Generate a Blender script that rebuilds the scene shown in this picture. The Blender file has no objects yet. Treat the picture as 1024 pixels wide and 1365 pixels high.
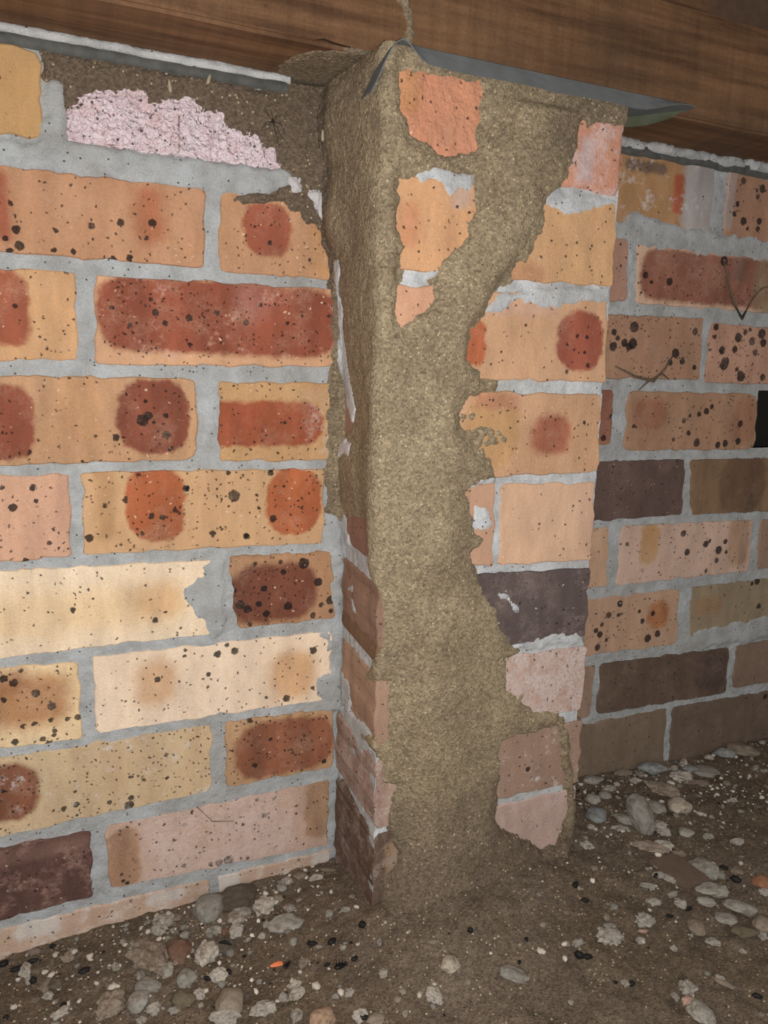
import bpy, bmesh, math, random
import numpy as np
from mathutils import Vector, Matrix

# ------------------------------------------------------------------ camera, world, lights, exposure
XW,XF,YF,XR,LS = 0.009,0.002,-0.1162,0.2368,0.1164
CAM_POS = (-0.24287, -0.6972, -0.16622)
CAM_R, CAM_U, CAM_F = (0.92082, -0.389297, 0.023216), (0.051819, 0.181136, 0.982092), (0.386531, 0.903126, -0.186967)
FPX = 975.88
LIFT = 0.70                                   # everything is measured from the top bed joint; the floor is put near zero at the end
scene = bpy.context.scene
col = scene.collection
cam_data = bpy.data.cameras.new('camera')
cam = bpy.data.objects.new('camera', cam_data); col.objects.link(cam)
cam_data.sensor_fit = 'HORIZONTAL'; cam_data.sensor_width = 36.0
cam_data.lens = 36.0 * FPX / 1024.0
cam_data.clip_start = .01; cam_data.clip_end = 50
_r, _u, _f = Vector(CAM_R), Vector(CAM_U), Vector(CAM_F)
cam.matrix_world = Matrix(((_r.x, _u.x, -_f.x, CAM_POS[0]), (_r.y, _u.y, -_f.y, CAM_POS[1]), (_r.z, _u.z, -_f.z, CAM_POS[2]), (0, 0, 0, 1)))
scene.camera = cam

world = bpy.data.worlds.new('world'); scene.world = world; world.use_nodes = True
world.node_tree.nodes['Background'].inputs[0].default_value = (1.0, .98, .96, 1)
world.node_tree.nodes['Background'].inputs[1].default_value = 0.35
def lamp(name, kind, pos, energy, color, size=None, aim=None):
    d = bpy.data.lights.new(name, kind); d.energy = energy; d.color = color
    o = bpy.data.objects.new(name, d); col.objects.link(o); o.location = pos
    if kind == 'AREA': d.shape = 'DISK'; d.size = size
    else: d.shadow_soft_size = size
    if aim: o.rotation_euler = (Vector(aim) - Vector(pos)).to_track_quat('-Z', 'Y').to_euler()
    return o
_c = Vector(CAM_POS)
flash = lamp('phone_flash', 'POINT', _c - _u * .012 + _r * .006 - _f * .01, 15.4, (.97, .99, 1), .004)
fill_lamp = lamp('added_fill_lamp', 'POINT', _c + _r * .10 - _u * .10 - _f * .10, 2.4, (.99, .99, 1), .02)  # added fill lamp beside the camera, evens out the flash falloff
vs = scene.view_settings
vs.view_transform = 'Standard'; vs.look = 'None'; vs.gamma = 1; vs.use_curve_mapping = False
vs.exposure = 0.0

# ------------------------------------------------------------------ measured data (metres)
SMEAR_W = [[(-0.324,0.0059),(-0.2628,0.0102),(-0.2563,0.0568),(-0.2506,0.06),(-0.2442,0.0566),(-0.2443,0.0138),(-0.1847,0.0105),(-0.0601,0.0162),(-0.0516,0.0062),(-0.0742,-0.0093),(-0.1085,-0.0117),(-0.1479,-0.0111),(-0.2033,-0.0042),(-0.2608,-0.002),(-0.3249,-0.0062)],[(-0.1283,-0.3477),(-0.1484,-0.3513),(-0.1394,-0.3656),(-0.1516,-0.366),(-0.161,-0.3749),(-0.1627,-0.386),(-0.1544,-0.3944),(-0.1455,-0.4107),(-0.1342,-0.4252),(-0.1224,-0.4251),(-0.121,-0.3483)],[(-0.0093,-0.4794),(-0.0202,-0.4812),(-0.0243,-0.4874),(-0.0242,-0.5087),(-0.0182,-0.5226),(0.0024,-0.526),(0.0018,-0.481)],[(-0.0151,-0.3132),(-0.0037,-0.3122),(0.0037,-0.3703),(-0.013,-0.3568),(-0.0213,-0.3427)],[(-0.0088,-0.3692),(-0.0126,-0.3932),(-0.0065,-0.4234),(0.0011,-0.4243),(0.0003,-0.37)],[(-0.0188,-0.4461),(-0.0246,-0.4379),(-0.0097,-0.4364),(-0.007,-0.4534),(-0.012,-0.4562)],[(0.3285,0.0052),(0.3497,0.0168),(0.3945,0.0107),(0.4646,0.0072),(0.6043,0.009),(0.608,-0.0116),(0.4444,-0.0184),(0.3533,-0.0152),(0.3303,-0.0115)],[(0.5038,-0.5016),(0.5232,-0.4965),(0.696,-0.4943),(0.7017,-0.5258),(0.5067,-0.5233)]]
SMEAR_S = [[(-0.0212,-0.5399),(-0.0095,-0.5256),(0.0351,-0.5085),(0.1103,-0.5032),(0.1046,-0.5192),(0.0376,-0.5587),(0.0087,-0.6053),(-0.0149,-0.6188)],[(0.0234,-0.3811),(0.0413,-0.3752),(0.047,-0.3882),(0.0528,-0.4018),(0.0402,-0.4021)],[(0.001,-0.3059),(0.0174,-0.3106),(0.0265,-0.3357),(0.003,-0.3499),(-0.0121,-0.3244)],[(0.006,-0.4799),(0.0387,-0.4747),(0.0446,-0.4885),(0.0298,-0.511),(0.005,-0.5224)],[(-0.0151,-0.6943),(0.0318,-0.6675),(0.0702,-0.6763),(0.0553,-0.6959),(-0.014,-0.7224)]]
SMEAR_F = [[(0.2669,-0.0098),(0.2783,-0.0023),(0.2988,-0.0038),(0.328,-0.0032),(0.347,-0.0038),(0.3476,-0.009),(0.3206,-0.0143),(0.3003,-0.0209),(0.2838,-0.0206),(0.2698,-0.0158)],[(0.1417,-0.0037),(0.1553,0.0003),(0.1955,0.0022),(0.1948,-0.0116),(0.1736,-0.0199),(0.1703,-0.0085),(0.1453,-0.009)],[(0.1605,-0.0787),(0.176,-0.0726),(0.1623,-0.0871),(0.1551,-0.0839)],[(0.2218,-0.0932),(0.3463,-0.0827),(0.3477,-0.0963),(0.3197,-0.0966),(0.2864,-0.1025),(0.2458,-0.1021),(0.2306,-0.1107),(0.2114,-0.1111)],[(0.2107,-0.2838),(0.2297,-0.2941),(0.2345,-0.3051),(0.2265,-0.3083),(0.2186,-0.3114),(0.2101,-0.3037)],[(0.2358,-0.3693),(0.2512,-0.3731),(0.2709,-0.385),(0.2657,-0.3975),(0.2567,-0.3927),(0.2457,-0.3801)],[(0.2043,-0.3147),(0.2203,-0.3129),(0.2188,-0.3164),(0.2077,-0.3186)],[(0.2041,-0.2646),(0.2155,-0.256),(0.2319,-0.2622),(0.2067,-0.2682)],[(0.2941,-0.4244),(0.3122,-0.4234),(0.3451,-0.4266),(0.349,-0.4378),(0.3133,-0.4364),(0.2594,-0.4341),(0.2574,-0.4292)]]
MUD_OUTLINE = [(-0.2583,0.077),(-0.258,0.0746),(-0.2573,0.0583),(-0.243,0.059),(-0.2428,0.0412),(-0.2359,0.045),(-0.2252,0.054),(-0.2065,0.0592),(-0.1798,0.0622),(-0.177,0.0551),(-0.1678,0.0571),(-0.1615,0.0616),(-0.1459,0.0634),(-0.1347,0.0574),(-0.1238,0.0554),(-0.114,0.0557),(-0.1103,0.0459),(-0.101,0.0429),(-0.0944,0.0376),(-0.0842,0.0415),(-0.0795,0.0334),(-0.0705,0.0307),(-0.0657,0.0206),(-0.0615,0.0166),(-0.0494,0.0058),(-0.053,0.0008),(-0.0559,0.0005),(-0.0742,-0.0093),(-0.1052,-0.0139),(-0.1073,-0.0179),(-0.0847,-0.0168),(-0.0601,-0.0129),(-0.0544,-0.0189),(-0.0458,-0.0213),(-0.0399,-0.0307),(-0.0274,-0.0295),(-0.0222,-0.0371),(-0.0251,-0.0475),(-0.016,-0.057),(-0.0143,-0.0775),(-0.0126,-0.0878),(-0.0142,-0.1553),(-0.0125,-0.1698),(-0.0163,-0.1845),(-0.0168,-0.214),(-0.0172,-0.2515),(-0.0186,-0.2743),(-0.0138,-0.2822),(-0.0159,-0.3053),(-0.0053,-0.3153),(0.0041,-0.3132),(0.0172,-0.3068),(0.0594,-0.3024),(0.0821,-0.2994),(0.0874,-0.3146),(0.0907,-0.3316),(0.0935,-0.3422),(0.1026,-0.3497),(0.1191,-0.3601),(0.1209,-0.4028),(0.1183,-0.4183),(0.1057,-0.4318),(0.0846,-0.4554),(0.1131,-0.4457),(0.1288,-0.4469),(0.1301,-0.4701),(0.1288,-0.5039),(0.125,-0.5085),(0.1165,-0.5016),(0.0762,-0.5148),(0.0836,-0.5183),(0.111,-0.5143),(0.1246,-0.5207),(0.1264,-0.5303),(0.1284,-0.5501),(0.1371,-0.5535),(0.1411,-0.5583),(0.135,-0.5649),(0.1343,-0.595),(0.1393,-0.6059),(0.1431,-0.6256),(0.1418,-0.6375),(0.1317,-0.6472),(0.1279,-0.6544),(0.1272,-0.7256),(0.3939,-0.7917),(0.3623,-0.6961),(0.3497,-0.6789),(0.3528,-0.6567),(0.3579,-0.6352),(0.351,-0.6022),(0.3429,-0.5653),(0.3377,-0.5384),(0.3315,-0.5219),(0.3222,-0.5119),(0.3143,-0.508),(0.2927,-0.5035),(0.2832,-0.497),(0.2777,-0.4831),(0.2698,-0.4851),(0.2586,-0.4752),(0.254,-0.4586),(0.2557,-0.443),(0.2682,-0.4353),(0.2591,-0.4294),(0.2448,-0.4067),(0.2347,-0.379),(0.2259,-0.3706),(0.2169,-0.3549),(0.2122,-0.3435),(0.2075,-0.3308),(0.2193,-0.3259),(0.2253,-0.3161),(0.2139,-0.3147),(0.2085,-0.3036),(0.2113,-0.2966),(0.2048,-0.2786),(0.2021,-0.2715),(0.2066,-0.2668),(0.2198,-0.2617),(0.2317,-0.2586),(0.2243,-0.2423),(0.2143,-0.2338),(0.206,-0.2255),(0.2088,-0.22),(0.2229,-0.2181),(0.2132,-0.2146),(0.1978,-0.2159),(0.1921,-0.2098),(0.1909,-0.2011),(0.192,-0.1931),(0.2,-0.1851),(0.2115,-0.183),(0.2245,-0.1781),(0.2265,-0.1714),(0.211,-0.173),(0.2104,-0.1631),(0.1962,-0.1536),(0.2009,-0.1276),(0.2079,-0.1177),(0.2138,-0.1142),(0.2161,-0.1012),(0.2217,-0.0913),(0.2335,-0.0822),(0.241,-0.0772),(0.2435,-0.0688),(0.2513,-0.0669),(0.2569,-0.0569),(0.2594,-0.0471),(0.2652,-0.0402),(0.2698,-0.0271),(0.2675,-0.0179),(0.2693,-0.0095),(0.2783,-0.0023),(0.2921,0.0068),(0.2929,0.0163),(0.298,0.0326),(0.3072,0.04),(0.3078,0.0513),(0.3141,0.0546),(0.3507,0.0604),(0.3712,0.0604),(0.3712,0.0935),(-0.064,0.0935),(-0.066,0.0783),(-0.2583,0.0783)]
MUD_HOLES = [[(0.1248,0.0664),(0.1326,0.0694),(0.136,0.0661),(0.1526,0.0688),(0.1765,0.0693),(0.1941,0.0699),(0.1986,0.066),(0.1971,0.0543),(0.195,0.0396),(0.1955,0.0163),(0.1757,0.0126),(0.1617,0.012),(0.1512,0.0164),(0.1442,0.0211),(0.1361,0.024),(0.1338,0.031),(0.1283,0.0385),(0.1254,0.0491),(0.1244,0.0599)],[(0.1272,-0.0123),(0.1452,-0.0056),(0.1553,-0.0009),(0.1728,-0.0011),(0.1943,-0.0015),(0.1962,-0.0102),(0.2005,-0.0218),(0.1958,-0.0313),(0.1889,-0.0381),(0.1909,-0.05),(0.1826,-0.0587),(0.1756,-0.0635),(0.1687,-0.0702),(0.1641,-0.0796),(0.1609,-0.0872),(0.1613,-0.0982),(0.1561,-0.1109),(0.1457,-0.1176),(0.1389,-0.1241),(0.1321,-0.1287),(0.1284,-0.1215),(0.1277,-0.0973),(0.1286,-0.0834),(0.1319,-0.079),(0.1303,-0.0702),(0.1335,-0.064),(0.1279,-0.0586),(0.1267,-0.0411),(0.1277,-0.0294)],[(-0.003,-0.0628),(0.008,-0.065),(0.0087,-0.0774),(-0.0003,-0.0906),(0.0049,-0.105),(0.0034,-0.1262),(0.0094,-0.1443),(0.0153,-0.1622),(0.0237,-0.18),(0.0419,-0.2006),(0.0378,-0.2151),(0.0183,-0.2238),(0.0031,-0.2326),(-0.0009,-0.214),(0.0035,-0.1842),(-0.0031,-0.1696),(-0.0056,-0.1551),(-0.0051,-0.1334),(-0.0039,-0.112),(-0.0048,-0.0979),(-0.0035,-0.0837)],[(0.3143,-0.667),(0.3102,-0.6642),(0.2825,-0.6474),(0.2584,-0.6292),(0.253,-0.615),(0.2541,-0.6024),(0.256,-0.5901),(0.2535,-0.5643),(0.2556,-0.5398),(0.2566,-0.5276),(0.2835,-0.5268),(0.3091,-0.5247),(0.3203,-0.5233),(0.3268,-0.5449),(0.3328,-0.572),(0.3414,-0.6046),(0.3453,-0.6278),(0.3402,-0.6491),(0.3319,-0.6679)]]
FLECKS = [[(-0.003,-0.0614),(0.0105,-0.0639),(0.0087,-0.0788),(0.0018,-0.0921),(0.0075,-0.1066),(0.0059,-0.1263),(0.0144,-0.1429),(0.0228,-0.1622),(0.0311,-0.1805),(0.0442,-0.2005),(0.0376,-0.2115),(0.0198,-0.2018),(0.0059,-0.1804),(-0.0032,-0.166),(-0.0057,-0.1536),(-0.0051,-0.1334),(-0.0031,-0.1119),(-0.004,-0.0978),(-0.0027,-0.0802)],[(-0.0349,-0.005),(-0.0276,-0.0022),(-0.0217,-0.0056),(-0.0201,-0.0134),(-0.0163,-0.0244),(-0.0238,-0.0198),(-0.0312,-0.0125)],[(-0.0544,0.0046),(-0.048,0.0053),(-0.0487,0.0),(-0.0523,-0.003)],[(-0.0006,-0.2412),(0.0214,-0.2331),(0.0413,-0.2356),(0.0444,-0.2475),(0.0219,-0.2449),(0.0013,-0.2517)]]
K = (34, 27, 26)
BRICKS = {
    'r0a': ([(-.3093,.0814),(-.2509,.0791),(-.2527,.0115),(-.3143,.0157)],(196,142,78),(180,128,72),{'dens': .15,'pale': .2},[]),
    'r0b': ([(-.233,.0768),(-.0083,.075),(-.0077,.0116),(-.2353,.0138)],(232,196,198),(214,158,150),{'rough': 1.0,'dens': .5,'pale': .8,'eff': .9,'effcol': (242,225,228),'bmp': .9},[(-.0236,-.0136,.0008,.0145,.0006,.0005,(120,84,78),.9),(-.0209,-.0042,.001,.001,.001,.0004,K,.9),(-.0423,.0022,.0014,.0014,.0014,.0004,K,.9),(-.0091,-.0146,.001,.001,.001,.0004,K,.9),(-.0884,.0062,.0009,.0009,.0009,.0004,K,.9),(-.0247,-.0288,.001,.001,.001,.0004,K,.9)]),
    'r1a': ([(-.3214,-.0107),(-.1233,-.0106),(-.1261,-.0774),(-.3264,-.0768)],(196,133,88),(176,112,70),{'dens': .7,'big': .35},[(.053,.0048,.0113,.0236,.0096,.009,(160,74,42),.75),(-.0627,.002,.0065,.026,.0039,.006,(140,55,35),.9),(.0547,.0006,.0035,.0035,.0035,.0004,K,.9),(.0493,-.0129,.002,.002,.002,.0004,K,.9),(.0288,-.0019,.0029,.0029,.0029,.0004,K,.9),(.0054,-.0065,.0029,.0029,.0029,.0004,K,.9),(.0209,-.0319,.0029,.0029,.0029,.0004,K,.9),(-.0098,-.0288,.0024,.0024,.0024,.0004,K,.9),(-.0248,-.0289,.0023,.0023,.0023,.0004,K,.9),(-.0505,-.0275,.0037,.0037,.0037,.0004,K,.9),(-.0519,-.0148,.0032,.0032,.0032,.0004,K,.9),(-.055,.0051,.0022,.0022,.0022,.0004,K,.9),(.035,-.0301,.003,.003,.003,.0004,K,.9),(-.0222,-.0132,.0019,.0019,.0019,.0004,K,.9),(-.0585,-.0322,.0023,.0023,.0023,.0004,K,.9),(-.0088,.024,.0014,.0014,.0014,.0004,K,.9),(-.0606,-.0225,.0023,.0023,.0023,.0004,K,.9)]),
    'r1b': ([(-.1108,-.0092),(-.0022,-.0091),(-.003,-.0794),(-.1128,-.0797)],(198,135,88),(184,124,80),{'dens': .6,'big': .1,'pale': .8},[(-.0103,.005,.0228,.0237,.0194,.003,(158,72,50),1.0),(.0501,-.0058,.019,.0275,.0162,.003,(205,145,90),1.0),(-.0083,-.0067,.0022,.0022,.0022,.0004,K,.9),(.0301,-.0183,.0017,.0017,.0017,.0004,K,.9),(.011,.0149,.0011,.0011,.0011,.0004,K,.9)]),
    'r2a': ([(-.3222,-.0896),(-.2337,-.0884),(-.2345,-.1617),(-.3279,-.1649)],(208,148,92),(196,136,84),{'dens': .5,'big': .1,'pale': .7},[(-.0083,.0054,.0168,.0303,.0143,.003,(148,66,44),1.0),(-.0016,.0069,.0019,.0019,.0019,.0004,K,.9),(.0208,-.0269,.0014,.0014,.0014,.0004,K,.9)]),
    'r2b': ([(-.2197,-.0905),(-.0013,-.0877),(-.002,-.1618),(-.2202,-.1652)],(212,150,102),(196,138,92),{'dens': .9,'big': .25,'pale': 1.0,'eff': .15,'effcol': (205,160,140)},[(.0027,.0053,.111,.0324,.0276,.004,(142,62,42),1.0),(.0273,.0233,.0177,.0169,.0144,.01,(175,110,95),.5),(-.0588,.0081,.0031,.0031,.0031,.0004,K,.9),(-.0508,-.0012,.0026,.0026,.0026,.0004,K,.9),(-.0297,.0044,.0032,.0032,.0032,.0004,K,.9),(.0221,.0028,.0028,.0028,.0028,.0004,K,.9),(-.0047,.0102,.0027,.0027,.0027,.0004,K,.9),(-.0296,-.0188,.0021,.0021,.0021,.0004,K,.9),(-.095,.01,.002,.002,.002,.0004,K,.9),(-.0807,-.0039,.002,.002,.002,.0004,K,.9),(-.0623,.0188,.002,.002,.002,.0004,K,.9),(.0616,.004,.0017,.0017,.0017,.0004,K,.9),(.0357,.0198,.0022,.0022,.0022,.0004,K,.9)]),
    'r3a': ([(-.3287,-.1763),(-.1351,-.1752),(-.1356,-.2507),(-.3344,-.2515)],(200,142,92),(172,118,76),{'dens': .6,'big': .1,'pale': .7},[(-.0606,-.0015,.0218,.0318,.0185,.003,(140,62,42),1.0),(-.0305,.0003,.0047,.0389,.0028,.008,(168,120,80),.6),(.0594,.0027,.0313,.0341,.0266,.0025,(134,60,42),1.0),(-.0037,.0002,.0184,.0362,.0156,.008,(212,150,98),.6),(.0496,.0,.0053,.0053,.0053,.0004,K,.9),(.0549,.0041,.0037,.0037,.0037,.0004,K,.9),(.0701,-.0137,.0038,.0038,.0038,.0004,K,.9),(.07,.004,.0027,.0027,.0027,.0004,K,.9),(.0266,-.0153,.0031,.0031,.0031,.0004,K,.9),(.0528,.0168,.0016,.0016,.0016,.0004,K,.9),(.073,-.0262,.0022,.0022,.0022,.0004,K,.9)]),
    'r3b': ([(-.1146,-.1782),(-.0034,-.1771),(-.0042,-.2546),(-.116,-.2526)],(196,142,84),(186,130,76),{'dens': .6,'big': .05,'pale': .6,'eff': .5,'effcol': (205,180,165),'haze': (.047,-.002,.014,.03,.01)},[(-.0143,-.0017,.0606,.0217,.0184,.003,(148,62,36),1.0),(.008,-.0004,.0018,.0018,.0018,.0004,K,.9),(-.0107,-.0126,.0018,.0018,.0018,.0004,K,.9)]),
    'r4a': ([(-.3351,-.2603),(-.2468,-.2606),(-.2495,-.3354),(-.3409,-.3375)],(208,148,112),(196,136,96),{'dens': .5,'big': .15,'pale': .6},[(.0163,.027,.003,.003,.003,.0004,K,.9),(-.0006,.01,.0035,.0035,.0035,.0004,K,.9),(.0179,.015,.002,.002,.002,.0004,K,.9),(.0265,-.0232,.0021,.0021,.0021,.0004,K,.9),(.0064,-.0374,.0025,.0025,.0025,.0004,K,.9),(-.0075,.0279,.002,.002,.002,.0004,K,.9)]),
    'r4b': ([(-.2376,-.2589),(-.0105,-.2628),(-.0115,-.3396),(-.2389,-.3348)],(206,152,98),(192,138,88),{'dens': 1.0,'big': .35,'pale': .9},[(-.0501,.0081,.0257,.0356,.0219,.0025,(168,76,40),1.0),(.0821,.0047,.0283,.0338,.024,.0025,(176,80,42),1.0),(-.094,.0184,.0076,.0415,.0046,.006,(196,140,84),.6),(-.1091,-.0201,.0037,.0037,.0037,.0004,K,.9),(.0223,.0126,.0058,.0058,.0058,.0004,K,.9),(-.0226,.0218,.0034,.0034,.0034,.0004,K,.9),(.0169,.0354,.0023,.0023,.0023,.0004,K,.9),(-.0545,-.003,.0028,.0028,.0028,.0004,K,.9),(-.0445,-.005,.0028,.0028,.0028,.0004,K,.9),(-.0631,-.0189,.0022,.0022,.0022,.0004,K,.9),(.0586,.0341,.003,.003,.003,.0004,K,.9),(.0606,-.0117,.0036,.0036,.0036,.0004,K,.9),(.0335,-.0282,.003,.003,.003,.0004,K,.9),(.0464,-.0004,.0018,.0018,.0018,.0004,K,.9),(.0342,-.0274,.0024,.0024,.0024,.0004,K,.9),(-.0213,.0217,.0022,.0022,.0022,.0004,K,.9),(.0443,.0124,.0018,.0018,.0018,.0004,K,.9)]),
    'r5a': ([(-.3413,-.3427),(-.1229,-.3482),(-.1251,-.4237),(-.3474,-.424)],(240,208,168),(234,196,150),{'dens': .35,'big': .0,'pale': .2},[(-.0149,-.0023,.1,.02,.017,.014,(236,184,112),.5),(.0577,.001,.0207,.0164,.0139,.01,(226,160,92),.5),(-.0167,-.0006,.0027,.0027,.0027,.0004,K,.9),(-.0093,.0207,.0011,.0011,.0011,.0004,K,.9),(.0549,-.0188,.0029,.0029,.0029,.0004,K,.9),(.0641,-.0116,.0017,.0017,.0017,.0004,K,.9),(.0783,-.0291,.0012,.0012,.0012,.0004,K,.9)]),
    'r5b': ([(-.1084,-.3463),(-.0016,-.349),(.0025,-.4218),(-.1013,-.421)],(182,126,80),(168,114,72),{'dens': 1.0,'big': .9,'pale': .7},[(-.0114,-.0028,.046,.0302,.0257,.005,(112,54,38),1.0),(.02,.0252,.0057,.0057,.0057,.0004,K,.9),(.0354,.0039,.0045,.0045,.0045,.0004,K,.9),(-.0013,.0183,.0031,.0031,.0031,.0004,K,.9),(-.0043,.0287,.0025,.0025,.0025,.0004,K,.9),(.0486,-.0168,.0046,.0046,.0046,.0004,K,.9),(-.0458,-.0118,.0049,.0049,.0049,.0004,K,.9),(-.0383,-.0173,.0043,.0043,.0043,.0004,K,.9),(-.0193,-.0241,.0038,.0038,.0038,.0004,K,.9),(-.0214,.0021,.0031,.0031,.0031,.0004,K,.9),(.0034,-.0186,.0045,.0045,.0045,.0004,K,.9),(.0299,-.0312,.0033,.0033,.0033,.0004,K,.9),(-.0303,.0285,.0024,.0024,.0024,.0004,K,.9),(-.0508,.0034,.0024,.0024,.0024,.0004,K,.9),(.0496,-.0284,.0027,.0027,.0027,.0004,K,.9),(-.0363,-.0333,.0025,.0025,.0025,.0004,K,.9),(.0388,-.0207,.0026,.0026,.0026,.0004,K,.9),(-.0269,-.013,.0031,.0031,.0031,.0004,K,.9)]),
    'r6a': ([(-.3479,-.4315),(-.2484,-.4364),(-.2496,-.5128),(-.3539,-.5101)],(236,196,140),(226,178,120),{'dens': .7,'big': .5,'pale': .2},[(.0089,.0046,.0343,.0248,.0211,.01,(186,116,62),.85),(-.0081,.0254,.0181,.0128,.0109,.008,(170,100,60),.6),(.0142,.0118,.0038,.0038,.0038,.0004,K,.9),(.0265,-.0027,.0038,.0038,.0038,.0004,K,.9),(-.0109,.0294,.0036,.0036,.0036,.0004,K,.9),(-.0033,.0246,.0037,.0037,.0037,.0004,K,.9),(-.0058,-.0327,.0032,.0032,.0032,.0004,K,.9),(-.0122,.0094,.0026,.0026,.0026,.0004,K,.9),(.0251,-.0167,.0022,.0022,.0022,.0004,K,.9),(.0172,-.034,.0027,.0027,.0027,.0004,K,.9),(.0482,-.0176,.0034,.0034,.0034,.0004,K,.9),(.0391,-.0176,.0022,.0022,.0022,.0004,K,.9),(.0277,-.0276,.0022,.0022,.0022,.0004,K,.9),(.0034,.0352,.0021,.0021,.0021,.0004,K,.9),(.0268,-.032,.0022,.0022,.0022,.0004,K,.9)]),
    'r6b': ([(-.2359,-.4329),(-.0007,-.4355),(.0001,-.5129),(-.2376,-.5097)],(240,206,170),(232,194,154),{'dens': .5,'big': .1,'pale': .2},[(-.0622,.0062,.0183,.0233,.0155,.009,(222,158,98),.7),(.0744,-.0061,.0246,.0268,.0209,.009,(226,160,92),.75),(-.0026,.0274,.0037,.0037,.0037,.0004,K,.9),(.0146,.0283,.0037,.0037,.0037,.0004,K,.9),(-.0119,.0073,.0024,.0024,.0024,.0004,K,.9),(-.0607,.009,.0029,.0029,.0029,.0004,K,.9),(.0972,.0182,.004,.004,.004,.0004,K,.9),(.0679,-.0311,.004,.004,.004,.0004,K,.9),(.0072,.0356,.0025,.0025,.0025,.0004,K,.9),(-.0337,.0354,.0018,.0018,.0018,.0004,K,.9),(-.0129,-.0061,.0018,.0018,.0018,.0004,K,.9),(.0966,-.0238,.002,.002,.002,.0004,K,.9),(-.0346,.0294,.0018,.0018,.0018,.0004,K,.9),(.0801,.0393,.0019,.0019,.0019,.0004,K,.9),(.0464,-.0268,.0019,.0019,.0019,.0004,K,.9)]),
    'r7a': ([(-.3546,-.5194),(-.1278,-.5198),(-.1309,-.5933),(-.3606,-.5992)],(208,172,124),(190,146,98),{'dens': 1.0,'big': .25,'pale': .3,'eff': .15},[(-.0716,.0027,.026,.0286,.0221,.004,(122,64,44),1.0),(.0204,.0284,.0414,.0156,.0133,.014,(220,184,140),.5),(.033,-.0334,.0048,.0048,.0048,.0004,K,.9),(-.0142,-.0218,.0029,.0029,.0029,.0004,K,.9),(.0153,-.0261,.0024,.0024,.0024,.0004,K,.9),(.0354,-.0258,.003,.003,.003,.0004,K,.9),(.0702,.0132,.0024,.0024,.0024,.0004,K,.9),(-.0751,.0057,.0022,.0022,.0022,.0004,K,.9),(.0701,-.0113,.0018,.0018,.0018,.0004,K,.9)]),
    'r7b': ([(-.1142,-.519),(.0019,-.5244),(.0027,-.5927),(-.1147,-.5926)],(188,138,90),(176,126,80),{'dens': .9,'big': .2,'pale': .5},[(.0038,-.0009,.0538,.0313,.0266,.004,(138,72,48),1.0),(-.0286,-.0161,.0026,.0026,.0026,.0004,K,.9),(.0474,-.0261,.0028,.0028,.0028,.0004,K,.9),(-.0124,.0107,.002,.002,.002,.0004,K,.9),(.012,-.0094,.002,.002,.002,.0004,K,.9),(.0244,.0082,.002,.002,.002,.0004,K,.9)]),
    'r8a': ([(-.3612,-.6081),(-.2458,-.6106),(-.2485,-.6824),(-.3672,-.6867)],(98,60,50),(78,48,42),{'dens': .3,'big': .0,'pale': .6,'eff': .3,'effcol': (150,118,105)},[(.0118,.0268,.0457,.0078,.0067,.005,(150,108,92),.5)]),
    'r8b': ([(-.2334,-.6095),(-.0015,-.608),(-.0034,-.6876),(-.2323,-.6778)],(200,160,138),(186,138,104),{'dens': .5,'big': .2,'pale': .5,'eff': .85,'effcol': (214,190,178),'haze': (0,0,.075,.035,.01)},[(-.1,-.0025,.0155,.0334,.0132,.004,(180,132,98),1.0),(.1034,.0088,.0157,.0368,.0134,.004,(186,140,102),1.0),(.0429,.012,.0034,.0034,.0034,.0004,K,.9),(.0342,.0324,.002,.002,.002,.0004,K,.9),(.0529,.03,.002,.002,.002,.0004,K,.9),(-.0396,.0211,.0025,.0025,.0025,.0004,K,.9),(-.0424,-.0254,.0026,.0026,.0026,.0004,K,.9),(.0238,-.0341,.002,.002,.002,.0004,K,.9),(-.0976,-.0301,.0019,.0019,.0019,.0004,K,.9),(-.1017,-.0264,.0018,.0018,.0018,.0004,K,.9),(.0039,-.0307,.0054,.0054,.0054,.0004,K,.9),(-.0064,-.0315,.004,.004,.004,.0004,K,.9),(-.0149,-.031,.0026,.0026,.0026,.0004,K,.9)]),
    'R0a': ([(.2385,.0801),(.4693,.0786),(.4701,.0068),(.2385,.0052)],(182,126,72),(166,112,64),{'dens': .1,'pale': .2,'eff': .2},[(.1022,.0031,.0352,.0497,.0299,.006,(190,182,178),1.0),(.062,.002,.0078,.0218,.0047,.003,(170,74,44),1.0),(.0118,.025,.0301,.0062,.0053,.003,(96,82,72),.8),(.0035,-.0356,.0194,.0064,.0054,.004,(190,186,180),.7)]),
    'R0b': ([(.4897,.0778),(.6846,.0704),(.6987,.0014),(.4908,.0053)],(178,124,90),(160,106,76),{'dens': .4,'big': .2,'pale': .3},[(-.0971,.0111,.0096,.0377,.0081,.003,(210,180,165),1.0),(-.0769,.031,.0041,.0041,.0041,.0004,K,.9),(-.0448,.0253,.005,.005,.005,.0004,K,.9),(-.0509,.0161,.0033,.0033,.0033,.0004,K,.9),(-.0826,.0041,.0033,.0033,.0033,.0004,K,.9),(-.0858,-.0073,.0033,.0033,.0033,.0004,K,.9),(-.0698,-.0143,.005,.005,.005,.0004,K,.9),(-.0438,-.0118,.0042,.0042,.0042,.0004,K,.9),(-.0623,-.0222,.0025,.0025,.0025,.0004,K,.9),(-.0449,-.0206,.0034,.0034,.0034,.0004,K,.9),(-.0532,.0227,.0025,.0025,.0025,.0004,K,.9)]),
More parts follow.
